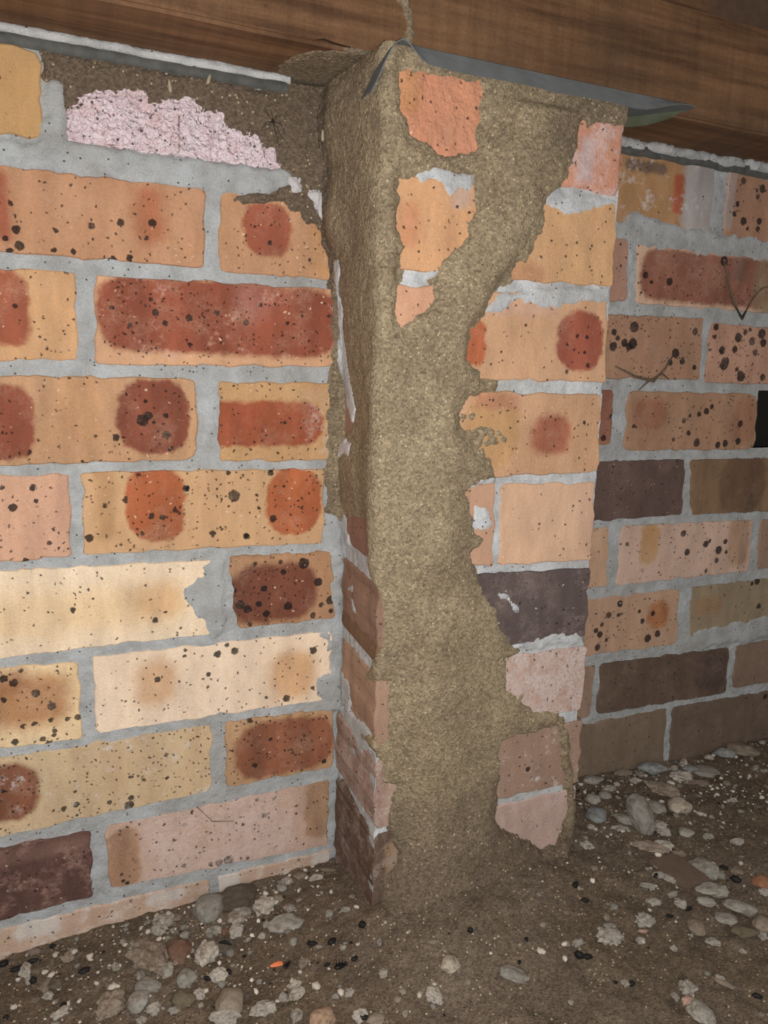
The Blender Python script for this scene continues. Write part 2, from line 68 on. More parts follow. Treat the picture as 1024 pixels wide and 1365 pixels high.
    'R1a': ([(.2385,-.0161),(.3487,-.0098),(.3541,-.0793),(.2385,-.0822)],(176,124,98),(160,108,84),{'dens': .4,'pale': .3},[(.0429,.0288,.0015,.0015,.0015,.0004,K,.9),(.0453,.0055,.0015,.0015,.0015,.0004,K,.9)]),
    'R1b': ([(.3634,-.0151),(.5827,-.0143),(.5888,-.0806),(.3673,-.0802)],(214,168,134),(196,144,106),{'dens': .5,'big': .1,'pale': .3},[(-.0004,.0015,.1051,.0295,.0251,.004,(140,78,62),1.0),(.0462,.0197,.01,.0175,.0085,.006,(120,96,86),.6),(.1008,.0011,.0264,.0364,.0224,.008,(140,112,80),.8),(-.0608,-.0052,.0048,.0048,.0048,.0004,K,.9),(-.0974,-.001,.0039,.0039,.0039,.0004,K,.9),(-.0877,-.0078,.0023,.0023,.0023,.0004,K,.9),(.022,.024,.0058,.0058,.0058,.0004,K,.9),(-.1018,-.0205,.0015,.0015,.0015,.0004,K,.9)]),
    'R2a': ([(.2385,-.0967),(.4731,-.0919),(.476,-.1656),(.2385,-.1682)],(174,122,88),(160,110,80),{'dens': 1.0,'big': .6,'pale': .3},[(.0105,.0234,.0063,.0063,.0063,.0004,K,.9),(.0103,.0046,.0063,.0063,.0063,.0004,K,.9),(.0052,.0009,.0047,.0047,.0047,.0004,K,.9),(-.0178,.0002,.0054,.0054,.0054,.0004,K,.9),(-.0183,.0162,.0038,.0038,.0038,.0004,K,.9),(-.0019,.005,.0047,.0047,.0047,.0004,K,.9),(.0768,-.0045,.0058,.0058,.0058,.0004,K,.9),(.0699,-.0154,.0041,.0041,.0041,.0004,K,.9),(.0887,-.014,.0042,.0042,.0042,.0004,K,.9),(.1043,.0222,.0042,.0042,.0042,.0004,K,.9),(.1089,-.0207,.0034,.0034,.0034,.0004,K,.9),(-.0122,.0097,.0031,.0031,.0031,.0004,K,.9)]),
    'R2b': ([(.486,-.0966),(.7197,-.1004),(.734,-.1702),(.4876,-.1691)],(190,134,104),(174,116,86),{'dens': .9,'big': .9,'pale': .3},[(-.0924,-.0114,.0079,.0079,.0079,.0004,K,.9),(-.0986,.0049,.0052,.0052,.0052,.0004,K,.9),(-.0732,.0214,.0061,.0061,.0061,.0004,K,.9),(-.0492,.0177,.0054,.0054,.0054,.0004,K,.9),(-.0337,.0276,.0063,.0063,.0063,.0004,K,.9),(-.0618,-.0266,.0072,.0072,.0072,.0004,K,.9),(-.0773,.0066,.0044,.0044,.0044,.0004,K,.9),(-.0292,.0166,.0054,.0054,.0054,.0004,K,.9),(-.0417,.004,.0045,.0045,.0045,.0004,K,.9),(-.1127,.0325,.0043,.0043,.0043,.0004,K,.9),(-.0233,-.0268,.0046,.0046,.0046,.0004,K,.9),(-.0626,.0283,.0035,.0035,.0035,.0004,K,.9)]),
    'R3a': ([(.2385,-.1807),(.346,-.1801),(.348,-.2436),(.2385,-.2479)],(140,78,56),(150,90,64),{'dens': .5,'pale': .3},[(.0475,-.0304,.0134,.0072,.0061,.004,(180,120,80),.6),(.0424,-.0232,.004,.004,.004,.0004,K,.9),(.052,.0023,.0032,.0032,.0032,.0004,K,.9)]),
    'R3b': ([(.3672,-.1807),(.5803,-.182),(.5867,-.2544),(.3681,-.2521)],(172,122,86),(158,110,78),{'dens': .6,'big': .3,'pale': .3},[(-.0721,.0092,.0259,.0181,.0154,.006,(162,90,66),.8),(.086,.0015,.0215,.0293,.0183,.006,(146,88,66),.7),(.0183,.0129,.0044,.0044,.0044,.0004,K,.9),(.0263,.0186,.0035,.0035,.0035,.0004,K,.9),(.0074,-.0266,.0053,.0053,.0053,.0004,K,.9),(.0563,-.0283,.0046,.0046,.0046,.0004,K,.9),(-.008,-.0141,.0035,.0035,.0035,.0004,K,.9),(-.0173,.0009,.0034,.0034,.0034,.0004,K,.9),(-.0959,-.0051,.0025,.0025,.0025,.0004,K,.9),(.0063,.0092,.0035,.0035,.0035,.0004,K,.9),(.0435,-.03,.0045,.0045,.0045,.0004,K,.9),(.0783,-.0257,.0046,.0046,.0046,.0004,K,.9),(-.0314,-.0222,.0026,.0026,.0026,.0004,K,.9),(.0788,-.0034,.0046,.0046,.0046,.0004,K,.9),(-.0084,.0073,.0026,.0026,.0026,.0004,K,.9)]),
    'R4a': ([(.2385,-.2628),(.467,-.2644),(.4701,-.3359),(.2385,-.3373)],(104,76,66),(90,64,56),{'dens': .4,'pale': .4},[]),
    'R4b': ([(.4759,-.2656),(.7539,-.267),(.7696,-.3433),(.4867,-.3368)],(134,98,64),(122,86,58),{'dens': .1,'pale': .1},[(-.0508,.0034,.0417,.0408,.0347,.004,(104,74,50),.8)]),
    'R5a': ([(.2385,-.3465),(.3561,-.3456),(.3602,-.4212),(.2385,-.4215)],(200,152,114),(186,138,102),{'dens': .4,'pale': .3},[]),
    'R5b': ([(.3745,-.3448),(.598,-.35),(.6026,-.4217),(.3743,-.4215)],(208,166,142),(190,148,118),{'dens': .5,'big': .15,'pale': .3},[(-.066,.0136,.0148,.0257,.0126,.004,(196,144,84),.9),(.0886,.0079,.0196,.0359,.0167,.006,(184,138,100),.7),(-.0115,.0237,.0046,.0046,.0046,.0004,K,.9),(.0295,.0069,.0047,.0047,.0047,.0004,K,.9),(.0535,-.003,.0058,.0058,.0058,.0004,K,.9),(-.0017,-.0019,.0046,.0046,.0046,.0004,K,.9),(.0516,-.0172,.0038,.0038,.0038,.0004,K,.9),(.0641,.0076,.0038,.0038,.0038,.0004,K,.9),(-.1022,.0162,.0026,.0026,.0026,.0004,K,.9),(.0676,-.0071,.0029,.0029,.0029,.0004,K,.9),(.0348,-.0303,.0029,.0029,.0029,.0004,K,.9),(.0356,.0105,.0028,.0028,.0028,.0004,K,.9)]),
    'R5c': ([(.6122,-.3508),(.7718,-.3544),(.7858,-.4226),(.6181,-.4209)],(160,122,96),(150,112,88),{'dens': .2,'pale': .2},[]),
    'R6a': ([(.2385,-.4349),(.4805,-.4356),(.4853,-.513),(.2385,-.5073)],(188,142,108),(174,126,94),{'dens': .6,'big': .2,'pale': .3},[(.0869,.0047,.0167,.0187,.0142,.005,(182,104,52),.9),(.0221,.0268,.0044,.0044,.0044,.0004,K,.9),(.0057,.0138,.0044,.0044,.0044,.0004,K,.9),(-.006,-.0106,.0044,.0044,.0044,.0004,K,.9),(-.0124,-.0049,.0035,.0035,.0035,.0004,K,.9),(.0614,-.0005,.0036,.0036,.0036,.0004,K,.9),(.0729,-.0254,.0056,.0056,.0056,.0004,K,.9),(.0888,-.0212,.0047,.0047,.0047,.0004,K,.9),(-.0079,-.0272,.0044,.0044,.0044,.0004,K,.9),(.0778,.0078,.0037,.0037,.0037,.0004,K,.9),(-.0037,.002,.0026,.0026,.0026,.0004,K,.9),(.0549,.0133,.0027,.0027,.0027,.0004,K,.9),(.0212,.012,.0027,.0027,.0027,.0004,K,.9),(.0054,-.019,.0027,.0027,.0027,.0004,K,.9)]),
    'R6b': ([(.5013,-.4355),(.7887,-.4365),(.8048,-.5148),(.5054,-.506)],(154,130,96),(144,120,88),{'dens': .3,'pale': .2},[(-.1155,.0083,.0249,.0129,.011,.008,(176,122,74),.5),(-.0291,.0349,.0051,.0051,.0051,.0004,K,.9),(-.0388,.0326,.0031,.0031,.0031,.0004,K,.9),(-.0202,-.0018,.0042,.0042,.0042,.0004,K,.9)]),
    'R7a': ([(.2385,-.5204),(.3516,-.5238),(.35,-.594),(.2385,-.5906)],(158,122,98),(146,110,88),{'dens': .2,'pale': .2},[]),
    'R7b': ([(.3609,-.5231),(.5827,-.5299),(.5858,-.5983),(.3606,-.5927)],(106,80,62),(92,68,54),{'dens': .5,'pale': .2},[(.0826,-.0003,.0316,.0295,.025,.008,(80,62,54),.8)]),
    'R7c': ([(.5968,-.5295),(.8073,-.5269),(.8218,-.5974),(.598,-.5934)],(134,104,82),(124,94,74),{'dens': .2,'pale': .1},[]),
    'R8a': ([(.2385,-.603),(.4796,-.6032),(.4824,-.6901),(.2385,-.6842)],(126,102,78),(118,92,70),{'dens': .2,'pale': .1},[]),
    'R8b': ([(.4889,-.6037),(.8249,-.6125),(.8394,-.6834),(.4928,-.6877)],(114,90,72),(106,84,66),{'dens': .2,'pale': .1},[(.0035,.0314,.0044,.0044,.0044,.0004,K,.9)]),
    'p0': ([(.114,.0808),(.2345,.0765),(.2341,-.001),(.114,.0055)],(204,129,96),(190,114,81),{'dens': .4,'pale': .7,'rough': .2,'eff': .5,'effcol': (208,184,180)},[(.0201,-.0159,.0082,.0188,.007,.005,(204,184,184),.7)]),
    'p1': ([(.108,-.007),(.2347,-.0075),(.2362,-.0811),(.108,-.0824)],(204,147,90),(195,138,88),{'dens': .25,'pale': .3},[(-.0342,-.032,.02,.009,.0076,.006,(197,129,88),.6),(.0367,-.0023,.0012,.0012,.0012,.0004,K,.9),(-.0084,-.0016,.0012,.0012,.0012,.0004,K,.9)]),
    'p2': ([(.0625,-.0923),(.2331,-.095),(.2371,-.1707),(.066,-.1702)],(201,145,99),(193,138,94),{'dens': .2,'pale': .3},[(.0537,-.0009,.0263,.0278,.0223,.0025,(151,66,48),1.0),(-.0596,-.007,.0107,.0195,.0091,.0025,(180,83,48),1.0),(-.01,.0252,.0367,.0052,.0044,.005,(208,162,138),.6),(.0645,-.0228,.0025,.0025,.0025,.0004,K,.9),(.0498,.0038,.0019,.0019,.0019,.0004,K,.9),(.0406,-.029,.0019,.0019,.0019,.0004,K,.9),(.0475,-.0087,.0012,.0012,.0012,.0004,K,.9),(.0612,.0029,.0019,.0019,.0019,.0004,K,.9),(.0394,-.0048,.0018,.0018,.0018,.0004,K,.9),(.0599,-.011,.0019,.0019,.0019,.0004,K,.9),(-.0321,-.0133,.0012,.0012,.0012,.0004,K,.9)]),
    'p3': ([(.059,-.1801),(.2328,-.1823),(.2365,-.2581),(.0625,-.2602)],(199,144,99),(188,132,88),{'dens': .45,'pale': .5},[(.0295,-.0008,.0226,.0187,.0159,.006,(164,81,57),.95),(-.0369,.0034,.0283,.0347,.0241,.004,(204,149,85),.7),(-.0306,.0306,.0242,.0068,.0058,.004,(197,121,90),.7),(.067,.0111,.0019,.0019,.0019,.0004,K,.9),(.0272,.017,.0012,.0012,.0012,.0004,K,.9)]),
    'p4a': ([(.1242,-.2659),(.2338,-.2685),(.2368,-.3488),(.1275,-.3452)],(212,160,120),(204,151,110),{'dens': .3,'pale': .5},[(.0483,.0031,.0112,.0389,.0095,.01,(213,164,134),.6)]),
    'p5': ([(.0663,-.3502),(.2356,-.3566),(.2367,-.4298),(.0696,-.4271)],(99,81,75),(81,64,61),{'dens': .3,'pale': .8,'eff': .3,'effcol': (129,112,107)},[]),
    'p6': ([(.07,-.437),(.2397,-.4409),(.2393,-.5113),(.0734,-.5148)],(186,140,118),(177,129,103),{'dens': .3,'pale': .4,'eff': .8,'effcol': (206,191,184)},[(.0674,.0299,.0116,.042,.0098,.008,(180,129,107),.5)]),
    'p7': ([(.0739,-.5268),(.2405,-.5243),(.242,-.5963),(.0768,-.5938)],(158,120,96),(149,110,86),{'dens': .3,'pale': .2,'eff': .15},[(.0164,-.0071,.0029,.0029,.0029,.0004,K,.9)]),
    'p8': ([(.0771,-.6021),(.2407,-.6031),(.2439,-.6857),(.0803,-.6773)],(188,151,136),(180,142,125),{'dens': .2,'pale': .2,'eff': .3,'effcol': (199,175,166)},[]),
    'p4b': ([(.056,-.2664),(.1184,-.2643),(.12,-.3454),(.056,-.3399)],(191,138,103),(182,129,92),{'dens': .4,'pale': .3},[]),
    'q0': ([(.002,.0786),(.101,.0786),(.101,.0022),(.002,.0022)],(208,127,85),(195,112,74),{'dens': .6,'pale': .9,'rough': .5},[(-.0329,.0153,.0092,.0165,.0079,.005,(208,138,81),.8),(.0056,-.0128,.0176,.0115,.0097,.008,(210,138,103),.6)]),
    'q1': ([(.002,-.0072),(.098,-.0072),(.098,-.0818),(.002,-.0818)],(210,145,90),(201,134,85),{'dens': .4,'pale': .4},[(-.0281,-.0016,.0096,.0177,.0081,.007,(199,120,77),.7),(.0198,.027,.0101,.0119,.0086,.004,(204,180,167),.6)]),
    'q2': ([(.002,-.0936),(.0555,-.0936),(.0555,-.1704),(.002,-.1704)],(208,144,103),(199,134,96),{'dens': .3,'pale': .4},[]),
    'q3': ([(.002,-.1812),(.052,-.1812),(.052,-.2591),(.002,-.2591)],(175,125,99),(166,116,90),{'dens': .3,'pale': .3},[]),
    'q4': ([(.002,-.2664),(.05,-.2643),(.05,-.3454),(.002,-.3399)],(147,99,77),(138,90,70),{'dens': .6,'pale': .3},[]),
    'q5': ([(.002,-.3534),(.059,-.3534),(.059,-.4284),(.002,-.4284)],(127,88,57),(116,79,52),{'dens': .4,'pale': .3},[(-.0227,.0235,.0104,.0429,.0088,.002,(158,118,94),1.0)]),
    'q6': ([(.002,-.439),(.063,-.439),(.063,-.5131),(.002,-.5131)],(151,109,77),(144,101,72),{'dens': .3,'pale': .3},[(-.0223,.0142,.0137,.0454,.0117,.004,(180,140,112),1.0)]),
    'q7': ([(.0035,-.5255),(.067,-.5255),(.067,-.5951),(.0035,-.5951)],(155,116,98),(138,99,81),{'dens': .3,'pale': .5,'eff': .6,'effcol': (184,164,153)},[(-.0162,-.0027,.0063,.0482,.0038,.003,(156,120,92),1.0)]),
    'q8': ([(.0035,-.6026),(.067,-.6026),(.067,-.6815),(.0035,-.6815)],(103,74,57),(88,63,50),{'dens': .3,'pale': .6,'eff': .5,'effcol': (156,138,125)},[(-.0129,.014,.0081,.0501,.0069,.003,(156,123,92),1.0)]),
}

STONES = [
    (-0.1392,-0.012,0.0327,0.0365,'grey',0,'rounded pale grey pebble leaning on the foot of the left wall'),
    (-0.1079,-0.0192,0.0487,0.0347,'dirtclod',25,'large flat brown-grey stone half buried beside the rounded pale pebble'),
    (-0.0753,-0.0882,0.0337,0.0247,'slab',0,'grey angular flat stone lying alone on the dirt left of the pier'),
    (-0.0899,-0.0502,0.0229,0.0238,'white',10,'knobbly pale mortar crumb above the flat grey angular stone'),
    (-0.1756,-0.0697,0.0256,0.0296,'brown',20,'dark reddish brown stone with rough sides near the left wall'),
    (-0.1516,-0.0858,0.0212,0.0275,'greywhite',0,'grey stone with a white mortar crust beside the reddish brown stone'),
    (-0.2012,-0.0659,0.031,0.0477,'sandy',50,'pinkish sandy mortar lump with a crumbly surface under the left wall'),
    (-0.1731,-0.1103,0.0175,0.0193,'grey',10,'small smooth blue-grey pebble below the reddish brown stone'),
    (-0.1462,-0.1176,0.017,0.0176,'white',-20,'jagged white mortar crumb on the dirt below the crusted grey stone'),
    (-0.1798,-0.131,0.0209,0.0204,'olive',20,'olive brown rounded pebble near the bottom left'),
    (-0.1448,-0.1549,0.0258,0.0268,'tan',25,'taupe oval pebble near the bottom left edge of the picture'),
    (-0.0759,-0.2021,0.0226,0.0212,'buff',0,'pinkish buff stone cut off by the bottom edge of the picture'),
    (-0.1193,-0.1714,0.0204,0.0149,'white',20,'pale angular chip right of the taupe oval pebble'),
    (-0.1506,-0.1682,0.0252,0.0147,'white',0,'rough white lump cut off by the bottom edge below the taupe pebble'),
    (-0.089,-0.1692,0.0104,0.0203,'white',-35,'thin pale chip pointing up below the dark beetle and orange flake'),
    (-0.206,-0.1025,0.0228,0.0174,'grey',-5,'flat light grey stone left of the small blue-grey pebble'),
    (-0.216,-0.116,0.0196,0.0221,'grey',0,'grey square pebble at the bottom left'),
    (-0.2041,-0.1286,0.0116,0.0118,'white',20,'small bright white crumb beside the grey square pebble'),
    (-0.2377,-0.1062,0.0262,0.0289,'sandy',-10,'pale crumbly patch of old mortar at the bottom left of the floor'),
    (-0.2816,-0.0596,0.0136,0.0142,'dirtclod',0,None),
    (-0.2888,-0.07,0.0094,0.0087,'white',0,None),
    (-0.2729,-0.032,0.0106,0.0111,'sandy',0,None),
    (-0.3024,-0.0023,0.0131,0.0075,'sandy',10,None),
    (-0.2166,-0.037,0.0065,0.0113,'white',0,None),
    (-0.1833,-0.022,0.0196,0.0196,'greywhite',20,'pinkish grey crumb touching the lower edge of the left wall'),
    (-0.1896,-0.034,0.0163,0.0115,'white',0,None),
    (-0.1183,-0.0583,0.0149,0.0135,'white',10,None),
    (-0.1217,-0.0711,0.0146,0.0171,'white',0,None),
    (-0.1391,-0.0548,0.0163,0.0106,'white',5,'bright white oblong crumb below the rounded pale pebble'),
    (-0.1201,-0.0487,0.009,0.0117,'tan',0,None),
    (-0.0562,-0.019,0.0113,0.0126,'white',0,None),
    (-0.0406,-0.0169,0.0146,0.0106,'tan',0,None),
    (-0.0278,-0.0328,0.0144,0.0104,'white',20,None),
    (-0.0105,-0.0241,0.018,0.0053,'tan',-5,None),
    (-0.0637,-0.0285,0.0127,0.0103,'grey',0,None),
    (-0.0541,-0.0601,0.0069,0.007,'tan',0,None),
    (-0.0662,-0.0636,0.0121,0.0099,'tan',0,None),
    (-0.036,-0.1016,0.0081,0.0095,'grey',0,None),
    (-0.1111,-0.0418,0.0152,0.0099,'white',15,None),
    (-0.0938,-0.0784,0.0066,0.0095,'white',0,None),
    (-0.0764,-0.1156,0.0078,0.0101,'grey',0,None),
    (-0.1001,-0.1683,0.0078,0.0101,'white',50,None),
    (-0.058,-0.1364,0.0062,0.0045,'white',0,None),
    (-0.039,-0.1487,0.0062,0.0054,'white',0,None),
    (-0.1012,-0.0937,0.0065,0.0084,'white',0,None),
    (-0.1131,-0.0889,0.0043,0.0056,'white',0,None),
    (-0.1662,-0.0724,0.0086,0.0093,'white',0,None),
    (-0.1676,-0.0469,0.0103,0.0086,'white',0,None),
    (-0.1427,-0.0286,0.0069,0.0099,'tan',0,None),
    (-0.1665,-0.1319,0.0118,0.0137,'white',40,None),
    (-0.1878,-0.1388,0.0116,0.0084,'white',0,None),
    (-0.1152,-0.1403,0.0053,0.0052,'white',0,None),
    (-0.1305,-0.0638,0.0088,0.0095,'brown',0,None),
    (-0.1341,-0.0827,0.0215,0.0167,'dirtclod',0,None),
    (-0.0949,-0.1896,0.0088,0.0148,'white',0,'upright pale crumb beside the pinkish buff stone at the bottom edge'),
    (-0.0481,-0.1898,0.0084,0.0084,'white',-20,None),
    (-0.06,-0.1886,0.0052,0.005,'white',0,None),
    (-0.047,-0.2141,0.0125,0.013,'white',0,None),
    (-0.0367,-0.2221,0.0162,0.0113,'tan',0,'smooth taupe stone cut off by the middle of the bottom edge'),
    (-0.0158,-0.188,0.0079,0.0086,'white',0,'tiny white crumb alone on the dirt in front of the mud column'),
    (-0.0294,-0.2174,0.0044,0.0074,'white',0,None),
    (-0.0104,-0.2244,0.0044,0.0066,'white',0,None),
    (-0.005,-0.2075,0.0045,0.0059,'white',0,None),
    (-0.0112,-0.2104,0.0064,0.0067,'tan',0,None),
    (-0.0226,-0.1096,0.0088,0.0066,'white',20,None),
    (-0.0065,-0.158,0.0041,0.009,'white',10,None),
    (-0.0094,-0.0929,0.0075,0.0059,'tan',0,None),
    (0.0375,-0.1795,0.0096,0.0054,'tan',0,None),
    (0.043,-0.2035,0.0174,0.0174,'cream',-25,'cream coloured smooth crumb sunk in the dirt in front of the mud column'),
    (0.0195,-0.2193,0.0129,0.0202,'white',40,'rough pale grey crumb standing on the dirt below the cream one'),
    (0.0142,-0.2272,0.0038,0.0066,'white',0,None),
    (0.0532,-0.2184,0.0053,0.0069,'tan',0,None),
    (0.0957,-0.2285,0.0268,0.0174,'slab',-25,'triangular pale slab with white edges lying right of the cream crumb'),
    (0.1621,-0.2154,0.0057,0.0074,'tan',0,None),
    (0.1483,-0.1933,0.0065,0.0066,'tan',0,None),
    (0.1297,-0.1944,0.0057,0.0046,'tan',0,None),
    (0.1809,-0.1869,0.0059,0.0077,'tan',0,None),
    (0.2417,-0.1527,0.0071,0.0072,'tan',0,None),
    (0.2055,-0.2217,0.0237,0.0187,'whitelump',0,'bright white knobbly mortar lump sitting right of the pier base'),
    (0.1707,-0.2177,0.0127,0.0074,'white',20,'small white chip left of the bright knobbly lump'),
    (0.2138,-0.2104,0.0161,0.0076,'grey',0,None),
    (0.2315,-0.1966,0.0075,0.0078,'grey',0,None),
    (0.218,-0.2018,0.0067,0.0096,'tan',0,None),
    (0.2622,-0.1156,0.0134,0.0152,'white',60,'small white three-cornered stone against the right foot of the pier'),
    (0.2857,-0.0915,0.0078,0.0079,'white',0,None),
    (0.1298,-0.2637,0.0046,0.0051,'white',0,None),
    (0.1618,-0.1667,0.0045,0.0058,'white',0,None),
    (0.3069,-0.073,0.025,0.0291,'bluegrey',0,'rounded blue-grey stone nearest the right corner of the pier'),
    (0.3498,-0.1013,0.0354,0.0437,'bluegrey2',-60,'largest rounded grey stone leaning upright in the rubble right of the pier'),
    (0.3871,-0.0857,0.0274,0.0214,'grey',-35,'dark grey stone behind the largest rounded one'),
    (0.3378,-0.0957,0.0159,0.0345,'grey',60,'grey stone shard tucked against the left of the largest rounded one'),
    (0.4147,-0.0967,0.0284,0.0262,'cream',0,'pale cream rounded stone right of the largest grey stone'),
    (0.324,-0.0473,0.0203,0.0168,'grey',-30,'small grey stone above the rounded blue-grey one'),
    (0.3413,-0.0485,0.0167,0.0145,'grey',-30,None),
    (0.4464,-0.0107,0.0342,0.0262,'bluegrey',0,'flat grey stone against the foot of the right-hand wall'),
    (0.5228,-0.0314,0.0611,0.0318,'slab2',-12,'broad thin grey slate beside the foot of the right-hand wall'),
    (0.5795,-0.0004,0.0267,0.0195,'bluegrey',-10,'small blue-grey stone behind the broad slate'),
    (0.6099,-0.0187,0.0383,0.0249,'tanstone',-10,'brown rounded stone farthest right under the wall'),
    (0.5013,-0.0287,0.0182,0.0158,'bluegrey',0,None),
    (0.4701,-0.0402,0.0297,0.018,'white',0,'pale crumbly flake in front of the broad slate'),
    (0.4296,-0.0559,0.0383,0.0274,'sandy2',-20,'crumbly grey flake spread left of the pale one'),
    (0.4859,-0.0568,0.0294,0.0127,'sandy2',-5,None),
    (0.3596,-0.0348,0.0114,0.0198,'white',-60,'small white stone standing by the pier among grey ones'),
    (0.3534,-0.0103,0.0272,0.0151,'grey',10,None),
    (0.4024,-0.0029,0.0239,0.013,'sandy2',20,None),
    (0.5244,-0.069,0.0098,0.0102,'tan',0,None),
    (0.369,-0.1138,0.0141,0.0183,'white',30,None),
    (0.3647,-0.1231,0.0157,0.0136,'white',0,None),
    (0.3308,-0.1405,0.037,0.0175,'sandy2',-10,'flat pale crust in front of the largest grey stone'),
    (0.3452,-0.1449,0.0202,0.0153,'white',-20,None),
    (0.3195,-0.1016,0.0209,0.0113,'white',0,'row of pale crumbs in front of the blue-grey stone'),
    (0.3898,-0.1337,0.0174,0.0159,'grey',0,None),
    (0.4087,-0.1468,0.0121,0.0101,'white',20,None),
    (0.4371,-0.1639,0.0173,0.0101,'white',10,None),
    (0.3355,-0.1796,0.0355,0.0399,'tile',-55,'flat brown brick chip with an orange edge in the right-hand rubble'),
    (0.3667,-0.1819,0.0344,0.0319,'lightgrey',-10,'big pale grey angular stone beside the brown brick chip'),
    (0.3783,-0.1937,0.0114,0.0127,'grey',0,None),
    (0.3984,-0.1986,0.0131,0.0085,'tan',-30,None),
    (0.3548,-0.1578,0.0167,0.0109,'sandy2',0,None),
    (0.3468,-0.2122,0.036,0.0224,'lightgrey',10,'flattened pale greenish grey stone below the big angular one'),
    (0.3294,-0.2201,0.0215,0.012,'grey',-15,None),
    (0.3601,-0.2376,0.0321,0.0219,'lightgrey',-25,'long pale flake at the right edge of the rubble'),
    (0.3303,-0.2452,0.0269,0.0155,'lightgrey',-22,'pale serrated flake in front of the long one'),
    (0.4065,-0.2235,0.0207,0.0186,'rust',-15,'rusty orange-brown stone at the right edge'),
    (0.3959,-0.2343,0.0094,0.0122,'white',-60,None),
    (0.2852,-0.1861,0.0156,0.0091,'white',-15,'thin white chip left of the brown brick chip'),
    (0.2768,-0.2032,0.0137,0.0109,'white',-5,'squat white crumb with a grey top below the thin chip'),
    (0.3019,-0.2133,0.013,0.0139,'white',0,'square-ended pale crumb below the brown brick chip'),
    (0.3051,-0.2006,0.0062,0.0162,'white',-60,None),
    (0.2498,-0.2215,0.0147,0.0191,'whitelump',-50,'bright white crumb right of the biggest knobbly lump'),
    (0.24,-0.2293,0.0087,0.0047,'pink',0,None),
    (0.2304,-0.236,0.0093,0.0074,'white',0,None),
    (0.3162,-0.1813,0.0176,0.0104,'white',-35,None),
    (0.3069,-0.178,0.0128,0.0083,'white',0,None),
    (0.3171,-0.1635,0.0057,0.0085,'white',0,None),
    (0.2931,-0.2431,0.0176,0.021,'tan',0,'brown dusty pebble sunk in the dirt at right'),
    (0.2984,-0.2595,0.013,0.0094,'white',-15,'small pale wedge beside the sunken brown pebble'),
    (0.3301,-0.2662,0.0276,0.0142,'olive',0,'long olive grey stone sunk in the dirt at right'),
    (0.3547,-0.2667,0.0206,0.0191,'tan',0,'rounded taupe stone cut by the right edge'),
    (0.3439,-0.2758,0.0087,0.0103,'white',0,None),
    (0.3158,-0.2789,0.0057,0.0065,'white',0,None),
    (0.2557,-0.2533,0.0071,0.0055,'white',-20,None),
    (0.186,-0.267,0.0067,0.0087,'white',0,None),
    (0.2359,-0.291,0.0134,0.0156,'whitelump',0,'cluster of round white crumbs near the bottom right'),
    (0.2346,-0.2852,0.0054,0.007,'white',0,None),
    (0.227,-0.3,0.0105,0.0085,'pink',20,None),
    (0.2226,-0.2904,0.006,0.0103,'white',0,None),
    (0.228,-0.3134,0.0232,0.0285,'lightgrey',0,'rounded grey stone near the bottom right below the white crumbs'),
    (0.2727,-0.2977,0.0203,0.007,'tan',-35,None),
    (0.2724,-0.2929,0.0082,0.0053,'white',-30,None),
    (0.2792,-0.3319,0.0039,0.0042,'white',0,None),
    (0.2079,-0.1652,0.0085,0.007,'pellet',40,None),
    (0.2069,-0.1828,0.0083,0.0059,'pellet',-5,None),
    (0.1668,-0.2276,0.0063,0.0127,'pellet',70,None),
    (0.1718,-0.2322,0.0097,0.0072,'pellet',0,None),
    (0.1054,-0.2194,0.0048,0.0035,'pellet',40,None),
    (0.0747,-0.1831,0.0049,0.0073,'pellet',90,None),
    (0.1243,-0.2026,0.0042,0.0055,'pellet',0,None),
    (-0.015,-0.1362,0.0071,0.0092,'pellet',40,None),
    (0.1923,-0.2685,0.0054,0.007,'pellet',-60,None),
    (0.2897,-0.3183,0.0093,0.006,'pellet',-20,None),
    (0.3041,-0.1777,0.0072,0.0062,'pellet',20,None),
    (0.2802,-0.2226,0.0082,0.0049,'pellet',0,None),
    (0.3048,-0.2225,0.0038,0.0089,'pellet',-70,None),
    (0.3861,-0.2076,0.012,0.0094,'pellet',-35,None),
    (0.3905,-0.1885,0.0099,0.0053,'pellet',-30,None),
    (0.3266,-0.1962,0.0071,0.0051,'pellet',10,None),
    (-0.0457,-0.1365,0.0098,0.0072,'pellet',35,None),
    (-0.0566,-0.1563,0.0074,0.0035,'pellet',20,None),
    (-0.0328,-0.1637,0.0074,0.0053,'pellet',20,None),
    (-0.0619,-0.1283,0.0098,0.0064,'pellet',5,None),
    (-0.2594,-0.0522,0.0125,0.0072,'pellet',30,None),
    (-0.3037,-0.0184,0.0114,0.0055,'pellet',20,None),
    (-0.317,-0.021,0.0112,0.0064,'pellet',30,None),
    (-0.2864,0.0001,0.0066,0.0057,'pellet',0,None),
    (-0.2764,-0.0876,0.0066,0.0068,'pellet',30,None),
    (-0.302,-0.0445,0.0069,0.008,'pellet',0,None),
    (-0.329,-0.0026,0.01,0.0074,'pellet',30,None),
    (-0.1342,-0.0832,0.0043,0.0186,'pellet',80,None),
    (-0.1554,-0.1164,0.0108,0.0053,'pellet',0,None),
    (-0.1382,-0.1183,0.0068,0.0071,'pellet',0,None),
    (-0.3215,-0.081,0.0052,0.005,'pellet',0,None),
    (-0.0453,-0.2166,0.01,0.0065,'pellet',0,None),
]

random.seed(7)

